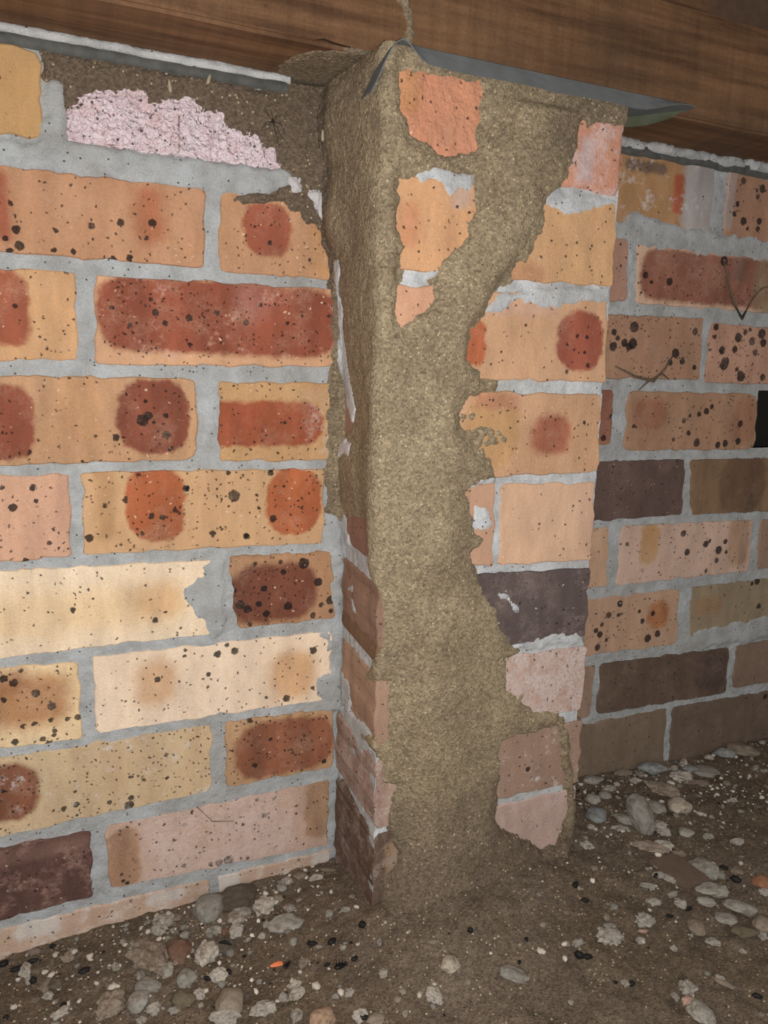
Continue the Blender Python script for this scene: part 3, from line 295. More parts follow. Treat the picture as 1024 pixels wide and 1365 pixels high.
# ------------------------------------------------------------------ helpers
def tag(o, label=None, cat=None, group=None, kind=None):
    if label: o['label'] = label
    if cat: o['category'] = cat
    if group: o['group'] = group
    if kind: o['kind'] = kind
    return o
def link(name, me, mat=None, parent=None, smooth=True):
    o = bpy.data.objects.new(name, me); col.objects.link(o)
    if mat and not me.materials: me.materials.append(mat)
    if parent: o.parent = parent
    if smooth and len(me.polygons): me.polygons.foreach_set('use_smooth', np.ones(len(me.polygons), dtype=bool))
    return o
def obj(name, verts, faces, mat, parent=None, smooth=True):
    me = bpy.data.meshes.new(name); me.from_pydata([tuple(v) for v in verts], [], [tuple(f) for f in faces]); me.update()
    return link(name, me, mat, parent, smooth)
def fast_obj(name, V, F, mat, parent=None, smooth=True, attr=None):
    """V (n,3) array, F (m,4) quads"""
    me = bpy.data.meshes.new(name)
    me.vertices.add(len(V)); me.vertices.foreach_set('co', V.astype(np.float32).ravel())
    me.loops.add(F.size); me.loops.foreach_set('vertex_index', F.astype(np.int32).ravel())
    me.polygons.add(len(F)); me.polygons.foreach_set('loop_start', np.arange(0, F.size, 4, dtype=np.int32))
    me.update(calc_edges=True); me.validate()
    if attr:
        for n, a in attr.items():
            l = me.attributes.new(n, 'FLOAT', 'POINT'); l.data.foreach_set('value', a.astype(np.float32))
    return link(name, me, mat, parent, smooth)
def empty(name, loc):
    o = bpy.data.objects.new(name, None); col.objects.link(o); o.location = loc; o.empty_display_size = .03
    return o
# value noise -------------------------------------------------------
_rng = np.random.RandomState(3)
_perm = _rng.rand(256, 256)
def vnoise(x, y):
    xi = np.floor(x).astype(int); yi = np.floor(y).astype(int); fx = x - xi; fy = y - yi
    fx = fx * fx * (3 - 2 * fx); fy = fy * fy * (3 - 2 * fy)
    g = lambda a, b: _perm[a & 255, b & 255]
    return (g(xi, yi) * (1 - fx) + g(xi + 1, yi) * fx) * (1 - fy) + (g(xi, yi + 1) * (1 - fx) + g(xi + 1, yi + 1) * fx) * fy * 1.0 - .5
def fbm(x, y, size, octaves=3, off=0.0):
    s = 0; a = 1.0; f = 1.0 / size
    for i in range(octaves):
        s = s + a * vnoise(x * f + 17.3 * i + off, y * f + 31.7 * i + off * 1.7); a *= .5; f *= 2.03
    return s
def sdf(px, py, poly):
    """signed distance, positive inside"""
    px = px.ravel(); py = py.ravel(); d = np.full(px.shape, 1e9); ins = np.zeros(px.shape, bool)
    n = len(poly)
    for i in range(n):
        ax, ay = poly[i]; bx, by = poly[(i + 1) % n]; ex, ey = bx - ax, by - ay
        L = ex * ex + ey * ey + 1e-12
        t = np.clip(((px - ax) * ex + (py - ay) * ey) / L, 0, 1)
        d = np.minimum(d, (px - ax - t * ex) ** 2 + (py - ay - t * ey) ** 2)
        if ay != by:
            c = ((ay > py) != (by > py)) & (px < (bx - ax) * (py - ay) / (by - ay) + ax); ins ^= c
    d = np.sqrt(d); return np.where(ins, d, -d)
def grid_faces(nu, nv, keep=None):
    i, j = np.meshgrid(np.arange(nu - 1), np.arange(nv - 1), indexing='ij')
    a = (i * nv + j).ravel(); F = np.stack([a, a + nv, a + nv + 1, a + 1], 1)
    if keep is not None: F = F[keep.ravel()[F].any(axis=1)]
    return F
def compact(V, F, attrs=None):
    used = np.zeros(len(V), bool); used[F.ravel()] = True
    idx = np.cumsum(used) - 1
    return V[used], idx[F], ({k: a[used] for k, a in attrs.items()} if attrs else None)
def sstep(a, b, x):
    t = np.clip((x - a) / (b - a), 0, 1)
    return t * t * (3 - 2 * t)
def floor_z(x, y):
    """broad height of the dirt: higher by the right-hand wall, heaped in front of the pier"""
    zw = np.interp(x, [-.9, -.33, -.165, 0, .2, .34, .68, 1.3], [-.735, -.722, -.711, -.706, -.692, -.679, -.686, -.69])
    z = zw + (-.703 - zw) * sstep(0, .45, -y)
    return z + .034 * np.exp(-((x - .05) / .13) ** 2 - ((y + .13) / .085) ** 2) + .012 * np.exp(-((x - .2) / .1) ** 2 - ((y + .14) / .06) ** 2)


# ------------------------------------------------------------------ node helpers
def lin(c):
    f = lambda v: v / 12.92 if v <= .04045 else ((v + .055) / 1.055) ** 2.4
    return tuple(f(v / 255.0) for v in c[:3]) + (1.0,)
class NT:
    def __init__(s, tree): s.t = tree; s.n = tree.nodes; s.l = tree.links
    def set(s, sock, v):
        if isinstance(v, bpy.types.NodeSocket): s.l.new(v, sock)
        elif v is not None: sock.default_value = v
    def node(s, typ, props=None, **inp):
        n = s.n.new(typ)
        for k, v in (props or {}).items(): setattr(n, k, v)
        for k, v in inp.items():
            key = int(k[1:]) if k[0] == 'i' and k[1:].isdigit() else k.replace('_', ' ')
            s.set(n.inputs[key], v)
        return n
    def math(s, op, a, b=None, clamp=False):
        n = s.n.new('ShaderNodeMath'); n.operation = op; n.use_clamp = clamp; s.set(n.inputs[0], a)
        if b is not None: s.set(n.inputs[1], b)
        return n.outputs[0]
    def vec(s, op, a, b=None):
        n = s.n.new('ShaderNodeVectorMath'); n.operation = op; s.set(n.inputs[0], a)
        if b is not None: s.set(n.inputs[1], b)
        return n.outputs['Value'] if op in ('LENGTH', 'DISTANCE') else n.outputs[0]
    def mix(s, f, a, b, blend='MIX'):
        n = s.n.new('ShaderNodeMix'); n.data_type = 'RGBA'; n.blend_type = blend
        s.set(n.inputs[0], f); s.set(n.inputs[6], a); s.set(n.inputs[7], b); return n.outputs[2]
    def mapr(s, v, a, b, c=0., d=1., smooth=False):
        n = s.n.new('ShaderNodeMapRange')
        if smooth: n.interpolation_type = 'SMOOTHSTEP'
        for i, q in enumerate((v, a, b, c, d)): s.set(n.inputs[i], q)
        return n.outputs[0]
    def noise(s, vec, scale, detail=2., rough=.5, color=False):
        n = s.node('ShaderNodeTexNoise', None, Vector=vec, Scale=scale, Detail=detail, Roughness=rough)
        return n.outputs['Color' if color else 'Fac']
    def voro(s, vec, scale, feature='F1'):
        n = s.node('ShaderNodeTexVoronoi', {'feature': feature}, Vector=vec, Scale=scale); return n
def new_mat(name):
    m = bpy.data.materials.new(name); m.use_nodes = True
    n = NT(m.node_tree); b = m.node_tree.nodes['Principled BSDF']
    b.inputs['Roughness'].default_value = .92
    b.inputs['Specular IOR Level'].default_value = .25
    return m, n, b
def bump(n, b, h, strength, dist):
    k = n.node('ShaderNodeBump', None, Strength=strength, Distance=dist, Height=h); n.set(b.inputs['Normal'], k.outputs[0])

# reusable groups ---------------------------------------------------
def make_patch_group():
    g = bpy.data.node_groups.new('patch', 'ShaderNodeTree'); I = g.interface
    for nm, ty in (('Vector', 'NodeSocketVector'), ('Center', 'NodeSocketVector'), ('Half', 'NodeSocketVector'), ('Round', 'NodeSocketFloat'), ('Soft', 'NodeSocketFloat')):
        I.new_socket(nm, in_out='INPUT', socket_type=ty)
    I.new_socket('Mask', in_out='OUTPUT', socket_type='NodeSocketFloat')
    n = NT(g); gi = n.n.new('NodeGroupInput'); go = n.n.new('NodeGroupOutput')
    v = n.vec('SUBTRACT', gi.outputs[0], gi.outputs[1]); v = n.vec('MULTIPLY', v, (1, 0, 1)); v = n.vec('ABSOLUTE', v)
    v = n.vec('SUBTRACT', v, gi.outputs[2]); v = n.vec('MAXIMUM', v, (0, -1, 0)); v = n.vec('MULTIPLY', v, (1, 0, 1))
    d = n.math('SUBTRACT', n.vec('LENGTH', v), gi.outputs[3])
    neg = n.math('MULTIPLY', gi.outputs[4], -1.0)
    n.l.new(n.mapr(d, gi.outputs[4], neg, 0., 1., True), go.inputs[0]); return g
PATCH = make_patch_group()
def make_grain_group():
    """fine fired-clay grain: tint factor, dark pin pricks, pale grit, height"""
    g = bpy.data.node_groups.new('clay_grain', 'ShaderNodeTree'); I = g.interface
    I.new_socket('Vector', in_out='INPUT', socket_type='NodeSocketVector')
    I.new_socket('Density', in_out='INPUT', socket_type='NodeSocketFloat')
    I.new_socket('Big', in_out='INPUT', socket_type='NodeSocketFloat')
    for k in ('Tint', 'Dark', 'Pale', 'Height'): I.new_socket(k, in_out='OUTPUT', socket_type='NodeSocketFloat')
    n = NT(g); gi = n.n.new('NodeGroupInput'); go = n.n.new('NodeGroupOutput'); V = gi.outputs[0]
    st = n.vec('MULTIPLY', V, (1, 1, .35))
    t = n.math('ADD', n.math('MULTIPLY', n.noise(st, 60, 3, .6), .6), n.math('MULTIPLY', n.noise(V, 620, 2, .7), .4))
    n.l.new(t, go.inputs[0])
    warp = n.vec('ADD', V, n.vec('MULTIPLY', n.noise(V, 260, 2, .6, True), (.006, .006, .006)))
    v1 = n.voro(warp, 260); r1 = n.math('GREATER_THAN', n.node('ShaderNodeSeparateColor', None, Color=v1.outputs['Color']).outputs[0], n.math('SUBTRACT', 1.0, n.math('MULTIPLY', gi.outputs[1], .30)))
    m1 = n.math('MULTIPLY', n.mapr(v1.outputs['Distance'], .36, .2), r1)
    v2 = n.voro(warp, 78); s2 = n.node('ShaderNodeSeparateColor', None, Color=v2.outputs['Color'])
    r2 = n.math('GREATER_THAN', s2.outputs[1], n.math('SUBTRACT', 1.0, n.math('MULTIPLY', gi.outputs[2], .36)))
    rad = n.math('MULTIPLY', s2.outputs[2], .22)
    m2 = n.math('MULTIPLY', n.mapr(v2.outputs['Distance'], n.math('ADD', rad, .10), n.math('ADD', rad, .02)), r2)
    n.l.new(n.math('MAXIMUM', m1, m2), go.inputs[1])
    v3 = n.voro(warp, 190); r3 = n.math('GREATER_THAN', n.node('ShaderNodeSeparateColor', None, Color=v3.outputs['Color']).outputs[2], .86)
    n.l.new(n.math('MULTIPLY', n.mapr(v3.outputs['Distance'], .22, .10), r3), go.inputs[2])
    h = n.math('SUBTRACT', n.noise(V, 420, 3, .6), n.math('MULTIPLY', go.inputs[1].links[0].from_socket, .5))
    n.l.new(h, go.inputs[3]); return g
GRAIN = make_grain_group()

def clay(c, k=.22):
    m = max(c); return tuple(v + (m - v) * k for v in c)
def fired(c):                                  # ironspot flashes fire to a duller red
    if max(c) < 60: return c
    if c[0] - c[2] > 55 and c[1] < 100: c = (c[0] * 1.10, c[1] * 1.16, c[2] * 1.08)
    c = clay(c, .10); return tuple(v * .88 + t * .12 for v, t in zip(c, (172, 146, 134)))
def brick_mat(name, base, base2=None, patches=(), dens=.3, big=.0, eff=0.0, effcol=(215, 205, 200), haze=None, rough=0.0, seed=0., bmp=.55, streak=.6, pale=.5):
    """patches: (cx, cz, halfx, halfz, round, soft, colour[, strength]) in metres on the face"""
    m, n, b = new_mat(name)
    tc = n.n.new('ShaderNodeTexCoord').outputs['Object']
    V = n.vec('ADD', tc, (seed * 1.37, seed * .77, seed * 2.11))
    g = n.node('ShaderNodeGroup', {'node_tree': GRAIN}, Vector=V, Density=dens, Big=big)
    base2 = clay(base2 or tuple(c * .86 for c in base)); base = clay(base)
    patches = [tuple(p[:6]) + (fired(p[6]),) + tuple(p[7:]) for p in patches]
    f = n.mapr(n.noise(n.vec('MULTIPLY', V, (1, 1, .25)), 30, 2, .5), .35, .7)
    c = n.mix(n.math('MULTIPLY', f, streak), lin(base), lin(base2))
    wv = n.vec('ADD', tc, n.vec('MULTIPLY', n.vec('SUBTRACT', n.noise(V, 90, 2, .6, True), (.5, .5, .5)), (.010, 0, .010)))
    wf = n.vec('ADD', tc, n.vec('MULTIPLY', n.vec('SUBTRACT', n.noise(V, 330, 2, .6, True), (.5, .5, .5)), (.004, 0, .004)))
    for p in patches:
        cx, cz, hx, hz, r, so, pc = p[:7]; st = p[7] if len(p) > 7 else 1.0
        small = hx < .007
        k = n.node('ShaderNodeGroup', {'node_tree': PATCH}, Vector=wf if small else wv, Center=(cx, 0, cz), Half=(max(hx - r, 0), 0, max(hz - r, 0)), Round=r, Soft=so)
        mk = k.outputs[0]
        pcol = lin(pc)
        if not small: 
            pcol = n.mix(f, lin(pc), lin(tuple(v * .82 for v in pc)))
        c = n.mix(n.math('MULTIPLY', mk, st), c, pcol)
    c = n.mix(1.0, c, n.mapr(g.outputs['Tint'], .3, .72, .74, 1.20), 'MULTIPLY')
    c = n.mix(n.math('MULTIPLY', g.outputs['Pale'], pale), c, lin((235, 205, 175)))
    # scuffed, dusty film that every face has a little of
    film = n.math('MULTIPLY', n.mapr(n.noise(V, 26, 5, .75), .48, .72, 0., .42), n.mapr(n.noise(V, 500, 2, .7), .3, .6))
    c = n.mix(film, c, lin(tuple(v * .45 + t * .55 for v, t in zip(base, (196, 168, 150)))))
    c = n.mix(1.0, c, n.mapr(n.noise(V, 1500, 2, .8), .3, .7, .86, 1.14), 'MULTIPLY')
    if eff:
        e = n.math('MULTIPLY', n.mapr(n.noise(V, 45, 4, .75), .62 - eff * .35, .72 - eff * .2), n.mapr(n.noise(V, 300, 2, .7), .3, .55))
        if haze:
            k = n.node('ShaderNodeGroup', {'node_tree': PATCH}, Vector=wv, Center=(haze[0], 0, haze[1]), Half=(max(haze[2] - .004, 0), 0, max(haze[3] - .004, 0)), Round=.004, Soft=haze[4])
            e = n.math('MULTIPLY', e, k.outputs[0])
        c = n.mix(n.math('MULTIPLY', e, .8), c, lin(effcol))
    c = n.mix(n.math('MULTIPLY', g.outputs['Dark'], .88), c, lin((38, 30, 28)))
    n.l.new(c, b.inputs['Base Color'])
    h = g.outputs['Height']
    if rough:
        vr = n.voro(n.vec('ADD', V, n.vec('MULTIPLY', n.noise(V, 200, 2, .6, True), (.006, .006, .006))), 240)
        h = n.math('ADD', h, n.math('MULTIPLY', vr.outputs['Distance'], rough * 2.0))
    bump(n, b, h, bmp + rough * .5, .0012)
    return m

def mortar_mat(name, c1=(182, 183, 182), c2=(158, 157, 154)):
    m, n, b = new_mat(name)
    V = n.n.new('ShaderNodeTexCoord').outputs['Object']
    c = n.mix(n.mapr(n.noise(V, 38, 3, .6), .38, .66), lin(c1), lin(c2))
    c = n.mix(n.mapr(n.noise(V, 11, 2, .5), .45, .7, 0., .35), c, lin((150, 142, 130)))
    c = n.mix(1.0, c, n.mapr(n.noise(V, 700, 2, .7), .3, .7, .82, 1.12), 'MULTIPLY')
    v = n.voro(V, 320); r = n.math('GREATER_THAN', n.node('ShaderNodeSeparateColor', None, Color=v.outputs['Color']).outputs[0], .93)
    c = n.mix(n.math('MULTIPLY', n.mapr(v.outputs['Distance'], .35, .2), r), c, lin((70, 66, 62)))
    n.l.new(c, b.inputs['Base Color'])
    bump(n, b, n.math('ADD', n.noise(V, 350, 3, .65), n.noise(V, 90, 2, .5)), .8, .0016)
    return m
def mud_mat(name, c1, c2, dark, tint=1.0, wet=None):
    m, n, b = new_mat(name)
    V = n.n.new('ShaderNodeTexCoord').outputs['Object']
    c = n.mix(n.mapr(n.noise(V, 22, 3, .6), .38, .65), lin(c1), lin(c2))
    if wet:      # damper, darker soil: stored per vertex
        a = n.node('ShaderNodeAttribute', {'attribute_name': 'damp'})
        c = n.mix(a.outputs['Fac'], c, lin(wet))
    v = n.voro(V, 520); s = n.node('ShaderNodeSeparateColor', None, Color=v.outputs['Color'])
    c = n.mix(1.0, c, n.mapr(s.outputs[0], 0., 1., .66, 1.3), 'MULTIPLY')
    c = n.mix(1.0, c, n.mapr(n.noise(V, 1100, 2, .7), .3, .7, .72, 1.28), 'MULTIPLY')
    v2 = n.voro(V, 360); s2 = n.node('ShaderNodeSeparateColor', None, Color=v2.outputs['Color'])
    c = n.mix(n.math('MULTIPLY', n.math('GREATER_THAN', s2.outputs[1], .92), n.mapr(v2.outputs['Distance'], .42, .2, 0., .6)), c, lin((225, 205, 165)))
    c = n.mix(n.math('MULTIPLY', n.math('GREATER_THAN', s2.outputs[2], .90), n.mapr(v2.outputs['Distance'], .42, .2, 0., .7)), c, lin(dark))
    n.l.new(c, b.inputs['Base Color'])
    bump(n, b, n.math('ADD', n.noise(V, 600, 3, .7), n.math('MULTIPLY', v.outputs['Distance'], .8)), .75, .0014)
    return m
def stone_mat(name, c1, c2, scale=120, rough=.3, dust=.8):
    m, n, b = new_mat(name)
    tc = n.n.new('ShaderNodeTexCoord').outputs['Object']
    oi = n.n.new('ShaderNodeObjectInfo').outputs['Random']
    V = n.vec('ADD', n.vec('MULTIPLY', tc, (.02, .02, .02)), n.node('ShaderNodeCombineXYZ', None, X=oi, Y=n.math('MULTIPLY', oi, 7.3)).outputs[0])
    c = n.mix(n.mapr(n.noise(V, scale, 3, .65), .35, .65), lin(c1), lin(c2))
    c = n.mix(n.mapr(n.noise(V, 70, 4, .7), .50, .66, 0., dust), c, lin((112, 96, 80)))          # caked-on dirt
    c = n.mix(1.0, c, n.mapr(n.noise(V, 900, 2, .7), .3, .7, .8, 1.2), 'MULTIPLY')
    c = n.mix(1.0, c, n.mapr(oi, 0., 1., .82, 1.12), 'MULTIPLY')
    n.l.new(c, b.inputs['Base Color'])
    bump(n, b, n.noise(V, 500, 3, .7), rough, .0012)
    return m
def plain(name, c, rough=.8, metal=0., c2=None, scale=200):
    m, n, b = new_mat(name)
    V = n.n.new('ShaderNodeTexCoord').outputs['Object']
    n.l.new(n.mix(n.noise(V, scale, 3, .6), lin(c), lin(c2 or tuple(v * .7 for v in c))), b.inputs['Base Color'])
    b.inputs['Roughness'].default_value = rough; b.inputs['Metallic'].default_value = metal
    return m

M_mortar = mortar_mat('grey_mortar')
M_mortar_pale = mortar_mat('pale_mortar', (208, 206, 204), (168, 168, 166))
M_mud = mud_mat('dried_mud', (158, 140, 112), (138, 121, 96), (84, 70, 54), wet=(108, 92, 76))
M_soil = mud_mat('crawlspace_dirt', (108, 92, 75), (94, 79, 64), (56, 46, 38), wet=(122, 107, 92))

# ------------------------------------------------------------------ bricks
def outline(quad, seed, step=.006, rad=.004, amp=.0008):
    """quad TL,TR,BR,BL (x,z) -> closed outline with rounded corners and a chipped, wavy edge"""
    rnd = random.Random(seed); pts = []
    n = 4
    for i in range(n):
        a = Vector(quad[i]); b = Vector(quad[(i + 1) % n]); p = Vector(quad[i - 1]); nx = Vector(quad[(i + 2) % n])
        r0 = rad * rnd.uniform(.7, 1.3); r1 = r0
        d = (b - a); L = d.length; d.normalize(); e = (a - p).normalized()
        # rounded corner at a
        for t in (0, .5, 1):
            pts.append(a - e * r0 * (1 - t) ** 2 + d * r0 * t ** 2)
        k = max(1, int((L - 2 * r0) / step))
        for j in range(1, k):
            s = r0 + (L - 2 * r0) * j / k
            pts.append(a + d * s)
    out = []
    c = sum(pts, Vector((0, 0))) / len(pts)
    for i, p in enumerate(pts):
        o = amp * (rnd.gauss(0, 1) * .7 + 1.2 * math.sin(i * .9 + seed))
        if rnd.random() < .05: o -= .0014
        out.append(p + (p - c).normalized() * o)
    return out
def brick(key, quad, mat, parent, base_y=0., depth=.10, proud=0., skew=0., rough=0., seed=0, label=None):
    cx = sum(q[0] for q in quad) / 4; cz = sum(q[1] for q in quad) / 4
    ol = outline([(q[0] - cx, q[1] - cz) for q in quad], seed, rad=.0105 if key in ('r0a', 'r3a', 'R3b') else .004)
    n = len(ol); V = []; F = []
    ins = .0016
    def ring(k, y, sk=0.):
        for p in ol:
            L = p.length; q = p * ((L - k) / L) if k else p
            V.append((q.x + (sk if p.x < 0 else 0), y, q.y))
    ring(0, depth, skew); ring(0, .0018); ring(ins * .45, .0005); ring(ins, 0)
    for a in range(3):
        for i in range(n):
            j = (i + 1) % n; F.append((a * n + i, a * n + j, (a + 1) * n + j, (a + 1) * n + i))
    if rough:
        st = .0022; xs = np.arange(min(p.x for p in ol) - st, max(p.x for p in ol) + st, st); zs = np.arange(min(p.y for p in ol) - st, max(p.y for p in ol) + st, st)
        X, Z = np.meshgrid(xs, zs, indexing='ij'); d = sdf(X, Z, [(p.x, p.y) for p in ol]).reshape(X.shape)
        H = fbm(X, Z, .006, 3, seed) * .0028 * rough + fbm(X, Z, .03, 2, seed + 5) * .003 * rough
        Y = np.where(d > 0, -.0004 - np.clip(d, 0, .004) * .25 + H * np.clip(d / .003, 0, 1), .003)
        b0 = len(V); nz = len(zs)
        for i in range(len(xs)):
            for j in range(nz): V.append((X[i, j], Y[i, j], Z[i, j]))
        for i in range(len(xs) - 1):
            for j in range(nz - 1):
                if max(d[i, j], d[i + 1, j], d[i, j + 1], d[i + 1, j + 1]) > -.0005:
                    F.append((b0 + i * nz + j, b0 + (i + 1) * nz + j, b0 + (i + 1) * nz + j + 1, b0 + i * nz + j + 1))
    else:
        F.append(tuple(range(3 * n, 4 * n)))
    F.append(tuple(reversed(range(n))))
    o = obj('brick', V, [tuple(reversed(f)) for f in F], mat, parent, smooth=bool(rough))
    bm = bmesh.new(); bm.from_mesh(o.data); bmesh.ops.recalc_face_normals(bm, faces=bm.faces[:]); bm.to_mesh(o.data); bm.free()
    if rough:      # the relief sheet must face outwards
        pass
    o.location = (cx, base_y - proud, cz)
    if label: o['label'] = label
    return o

NOTES = {'r0b': 'pink crumbling brick with its face flaked away', 'r2b': 'brick with a long dark red oval on its face', 'r5a': 'cream brick with a grey mortar smear on its end',
         'r6b': 'cream brick with two faint orange blotches', 'r8a': 'dark purple-brown brick', 'r8b': 'pinkish brick with a white bloom', 'r1b': 'half brick with a round dark red blotch',
         'r5b': 'brown half brick thick with black specks', 'R0a': 'tan brick with a white washed end', 'R4a': 'dark brown brick', 'p5': 'dark grey-brown brick', 'p2': 'orange brick with a red oval at its right end',
         'p6': 'brick with a white salty bloom', 'q0': 'rough orange brick seen through the mud', 'r0a': 'plain tan brick with rounded corners', 'R1b': 'brick with a wide maroon oval and pale rim', 'R7b': 'dark brown brick low on the wall'}

# ------------------------------------------------------------------ relief sheets (mortar and mud)
def smear_height(U, Z, polys, h, base, noise=None):
    for k, pl in enumerate(polys):
        d = sdf(U, Z, pl).reshape(U.shape) + fbm(U, Z, .011, 3, 3.1 * k) * .0075
        w = sstep(-.0015, .0022, d)
        base = base + (h - base) * w
    return base
# --- back wall
wall_verts = None
st = .0025
us = np.arange(-.62, 1.02, st); zs = np.arange(-.78, .0815, st)
U, Z = np.meshgrid(us, zs, indexing='ij')
H = -.0017 + fbm(U, Z, .02, 3) * .0012 + fbm(U, Z, .006, 3, 9) * .0012
spall = sdf(U + XW, Z, BRICKS['r0b'][0]).reshape(U.shape)           # the flaked brick sits back, its bed is hollow
H = H - .008 * sstep(.0, .006, spall)
H = smear_height(U, Z, SMEAR_W, .0014, H) + fbm(U, Z, .006, 2, 4) * .0003
X = U + XW
keep = ~((X > .583) & (X < .70) & (Z < -.178) & (Z > -.252))          # the open gap in the fourth course
F = grid_faces(len(us), len(zs)); kf = keep.ravel()[F].all(axis=1); F = F[kf]
V = np.stack([X.ravel(), -H.ravel(), Z.ravel()], 1)
V, F, _ = compact(V, F)
wall = fast_obj('wall_back', V, F, M_mortar); wall['kind'] = 'structure'
# reveals of the open gap, and an unseen dark slab added behind it to block light
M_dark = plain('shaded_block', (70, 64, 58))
def boxv(x0, x1, y0, y1, z0, z1):
    v = [(x, y, z) for x in (x0, x1) for y in (y0, y1) for z in (z0, z1)]
    return v, [(0, 1, 3, 2), (4, 6, 7, 5), (0, 4, 5, 1), (2, 3, 7, 6), (0, 2, 6, 4), (1, 5, 7, 3)]
def bevbox(name, x0, x1, y0, y1, z0, z1, mat, parent=None, bev=.002, seg=2, cuts=0, wob=0.):
    me = bpy.data.meshes.new(name); bm = bmesh.new(); v, f = boxv(x0, x1, y0, y1, z0, z1)
    vs_ = [bm.verts.new(q) for q in v]; [bm.faces.new([vs_[i] for i in q]) for q in f]
    bmesh.ops.recalc_face_normals(bm, faces=bm.faces[:])
    if cuts:
        L = [e for e in bm.edges if abs((e.verts[0].co - e.verts[1].co).x) > .5 * (x1 - x0)]
        bmesh.ops.subdivide_edges(bm, edges=L, cuts=cuts, use_grid_fill=True)
        rr = random.Random(5)
        for q in bm.verts: q.co += Vector((0, rr.uniform(-wob, wob), rr.uniform(-wob, wob)))
    if bev:
        bmesh.ops.bevel(bm, geom=[e for e in bm.edges if e.calc_face_angle(0) > .8], offset=bev, segments=seg, affect='EDGES')
    bm.to_mesh(me); bm.free(); return link(name, me, mat, parent, smooth=False)
inner = bevbox('wall_gap_blocker', -.62, 1.03, .16, .20, -.78, .0, M_dark, None, 0); inner['kind'] = 'structure'

side_seed = 0
allb = []
for i, (k, (quad, c1, c2, o, pt)) in enumerate(BRICKS.items()):
    o = dict(o); m = brick_mat('clay_' + k, c1, c2, pt, seed=i * .61, **o)
    quad = list(quad)
    if k in ('p8', 'q8'): quad[2] = (quad[2][0], -.75); quad[3] = (quad[3][0], -.75)
    allb.append((k, quad, m, o.get('rough', 0), i))
TOP = .0795
for k, quad, m, rg, i in allb:
    if k[0] not in 'rR': continue
    q = [(x, min(z, TOP)) for x, z in quad]
    if k == 'r0b': q[0] = (q[0][0], .079); q[1] = (q[1][0], .079)
    brick(k, q, m, wall, 0., .10, (-.0022 if k == 'r0b' else random.Random(i).uniform(-.0006, .0010)), rough=rg, seed=i, label=NOTES.get(k))
# bricks beside and below the picture, on the same bond
fill = [((204, 150, 104), (186, 132, 90)), ((196, 140, 98), (170, 118, 80)), ((140, 96, 74), (120, 82, 64)), ((222, 180, 136), (208, 164, 120))]
fm = [brick_mat('clay_plain_%s' % 'abcd'[j], a, b_, [(.03 * (j - 1), 0, .045, .026, .02, .003, (146, 72, 48))] if j in (0, 2) else [], dens=.6, big=.2, seed=50 + j) for j, (a, b_) in enumerate(fill)]
M_r9 = brick_mat('clay_footing', (196, 156, 128), (184, 142, 112), [(-.06, .03, .02, .01, .008, .004, (222, 212, 200), .9), (.06, .03, .02, .006, .006, .003, (224, 214, 204), .8)], dens=.3, eff=.45, effcol=(214, 200, 186), seed=77)
c = 0
for k in range(0, 10):
    z1 = min(-(k - 1) * .086 - .006, TOP); z0 = -k * .086 + .005
    for x0, x1 in ([(-.58, -.352)] if k < 9 else [(-.58, -.352), (-.342, -.135), (-.125, 0.)]) + ([(.762, .99)] if k < 9 else []):
        if k < 9 and x0 < 0: x1 = -.336 if k % 2 else -.350
        c += 1
        brick('f', [(x0, z1), (x1, z1), (x1, z0), (x0, z0)], fm[c % 4] if k < 9 else M_r9, wall, 0., .10, 0., seed=200 + c)

# --- mortar and damp course along the top of the wall
def strip(name, x0, x1, z0, z1, y0, y1, mat, parent, amp, seed, step=.003, kind=None):
    xs = np.arange(x0, x1 + step, step); n = len(xs); prof = [(y1, z0), (y0, z0), (y0 - .0008, (z0 + z1) / 2), (y0, z1), (y1, z1)]
    V = []; F = []
    for i, x in enumerate(xs):
        for j, (y, z) in enumerate(prof):
            dy = float(fbm(np.array([x]), np.array([j * 1.3 + seed]), .012, 3)[0]) * amp if y < y1 else 0
            dz = float(fbm(np.array([x]), np.array([j * 2.3 + seed + 9]), .015, 2)[0]) * amp * .5 if j in (1, 2) else 0
            V.append((x, y + dy, z + dz))
    m = len(prof)
    for i in range(n - 1):
        for j in range(m - 1): F.append((i * m + j, i * m + j + 1, (i + 1) * m + j + 1, (i + 1) * m + j))
    F.append(tuple(range(m))); F.append(tuple((n - 1) * m + j for j in reversed(range(m))))
    return obj(name, V, F, mat, parent)
M_damp = plain('damp_course_black', (112, 110, 104), .8, 0., (58, 57, 54), 90)
strip('damp_course', -.62, -.050, .0785, .0865, -.0035, .05, M_damp, wall, .002, 2)['label'] = 'black damp course strip'
strip('mortar_bed', -.62, -.049, .0858, .0925, -.0052, .05, M_mortar_pale, wall, .003, 5)
strip('damp_course', .235, 1.02, .0765, .0865, -.002, .05, M_damp, wall, .005, 7)
strip('mortar_bed', .237, 1.02, .0825, .0925, -.0045, .05, M_mortar_pale, wall, .007, 8)

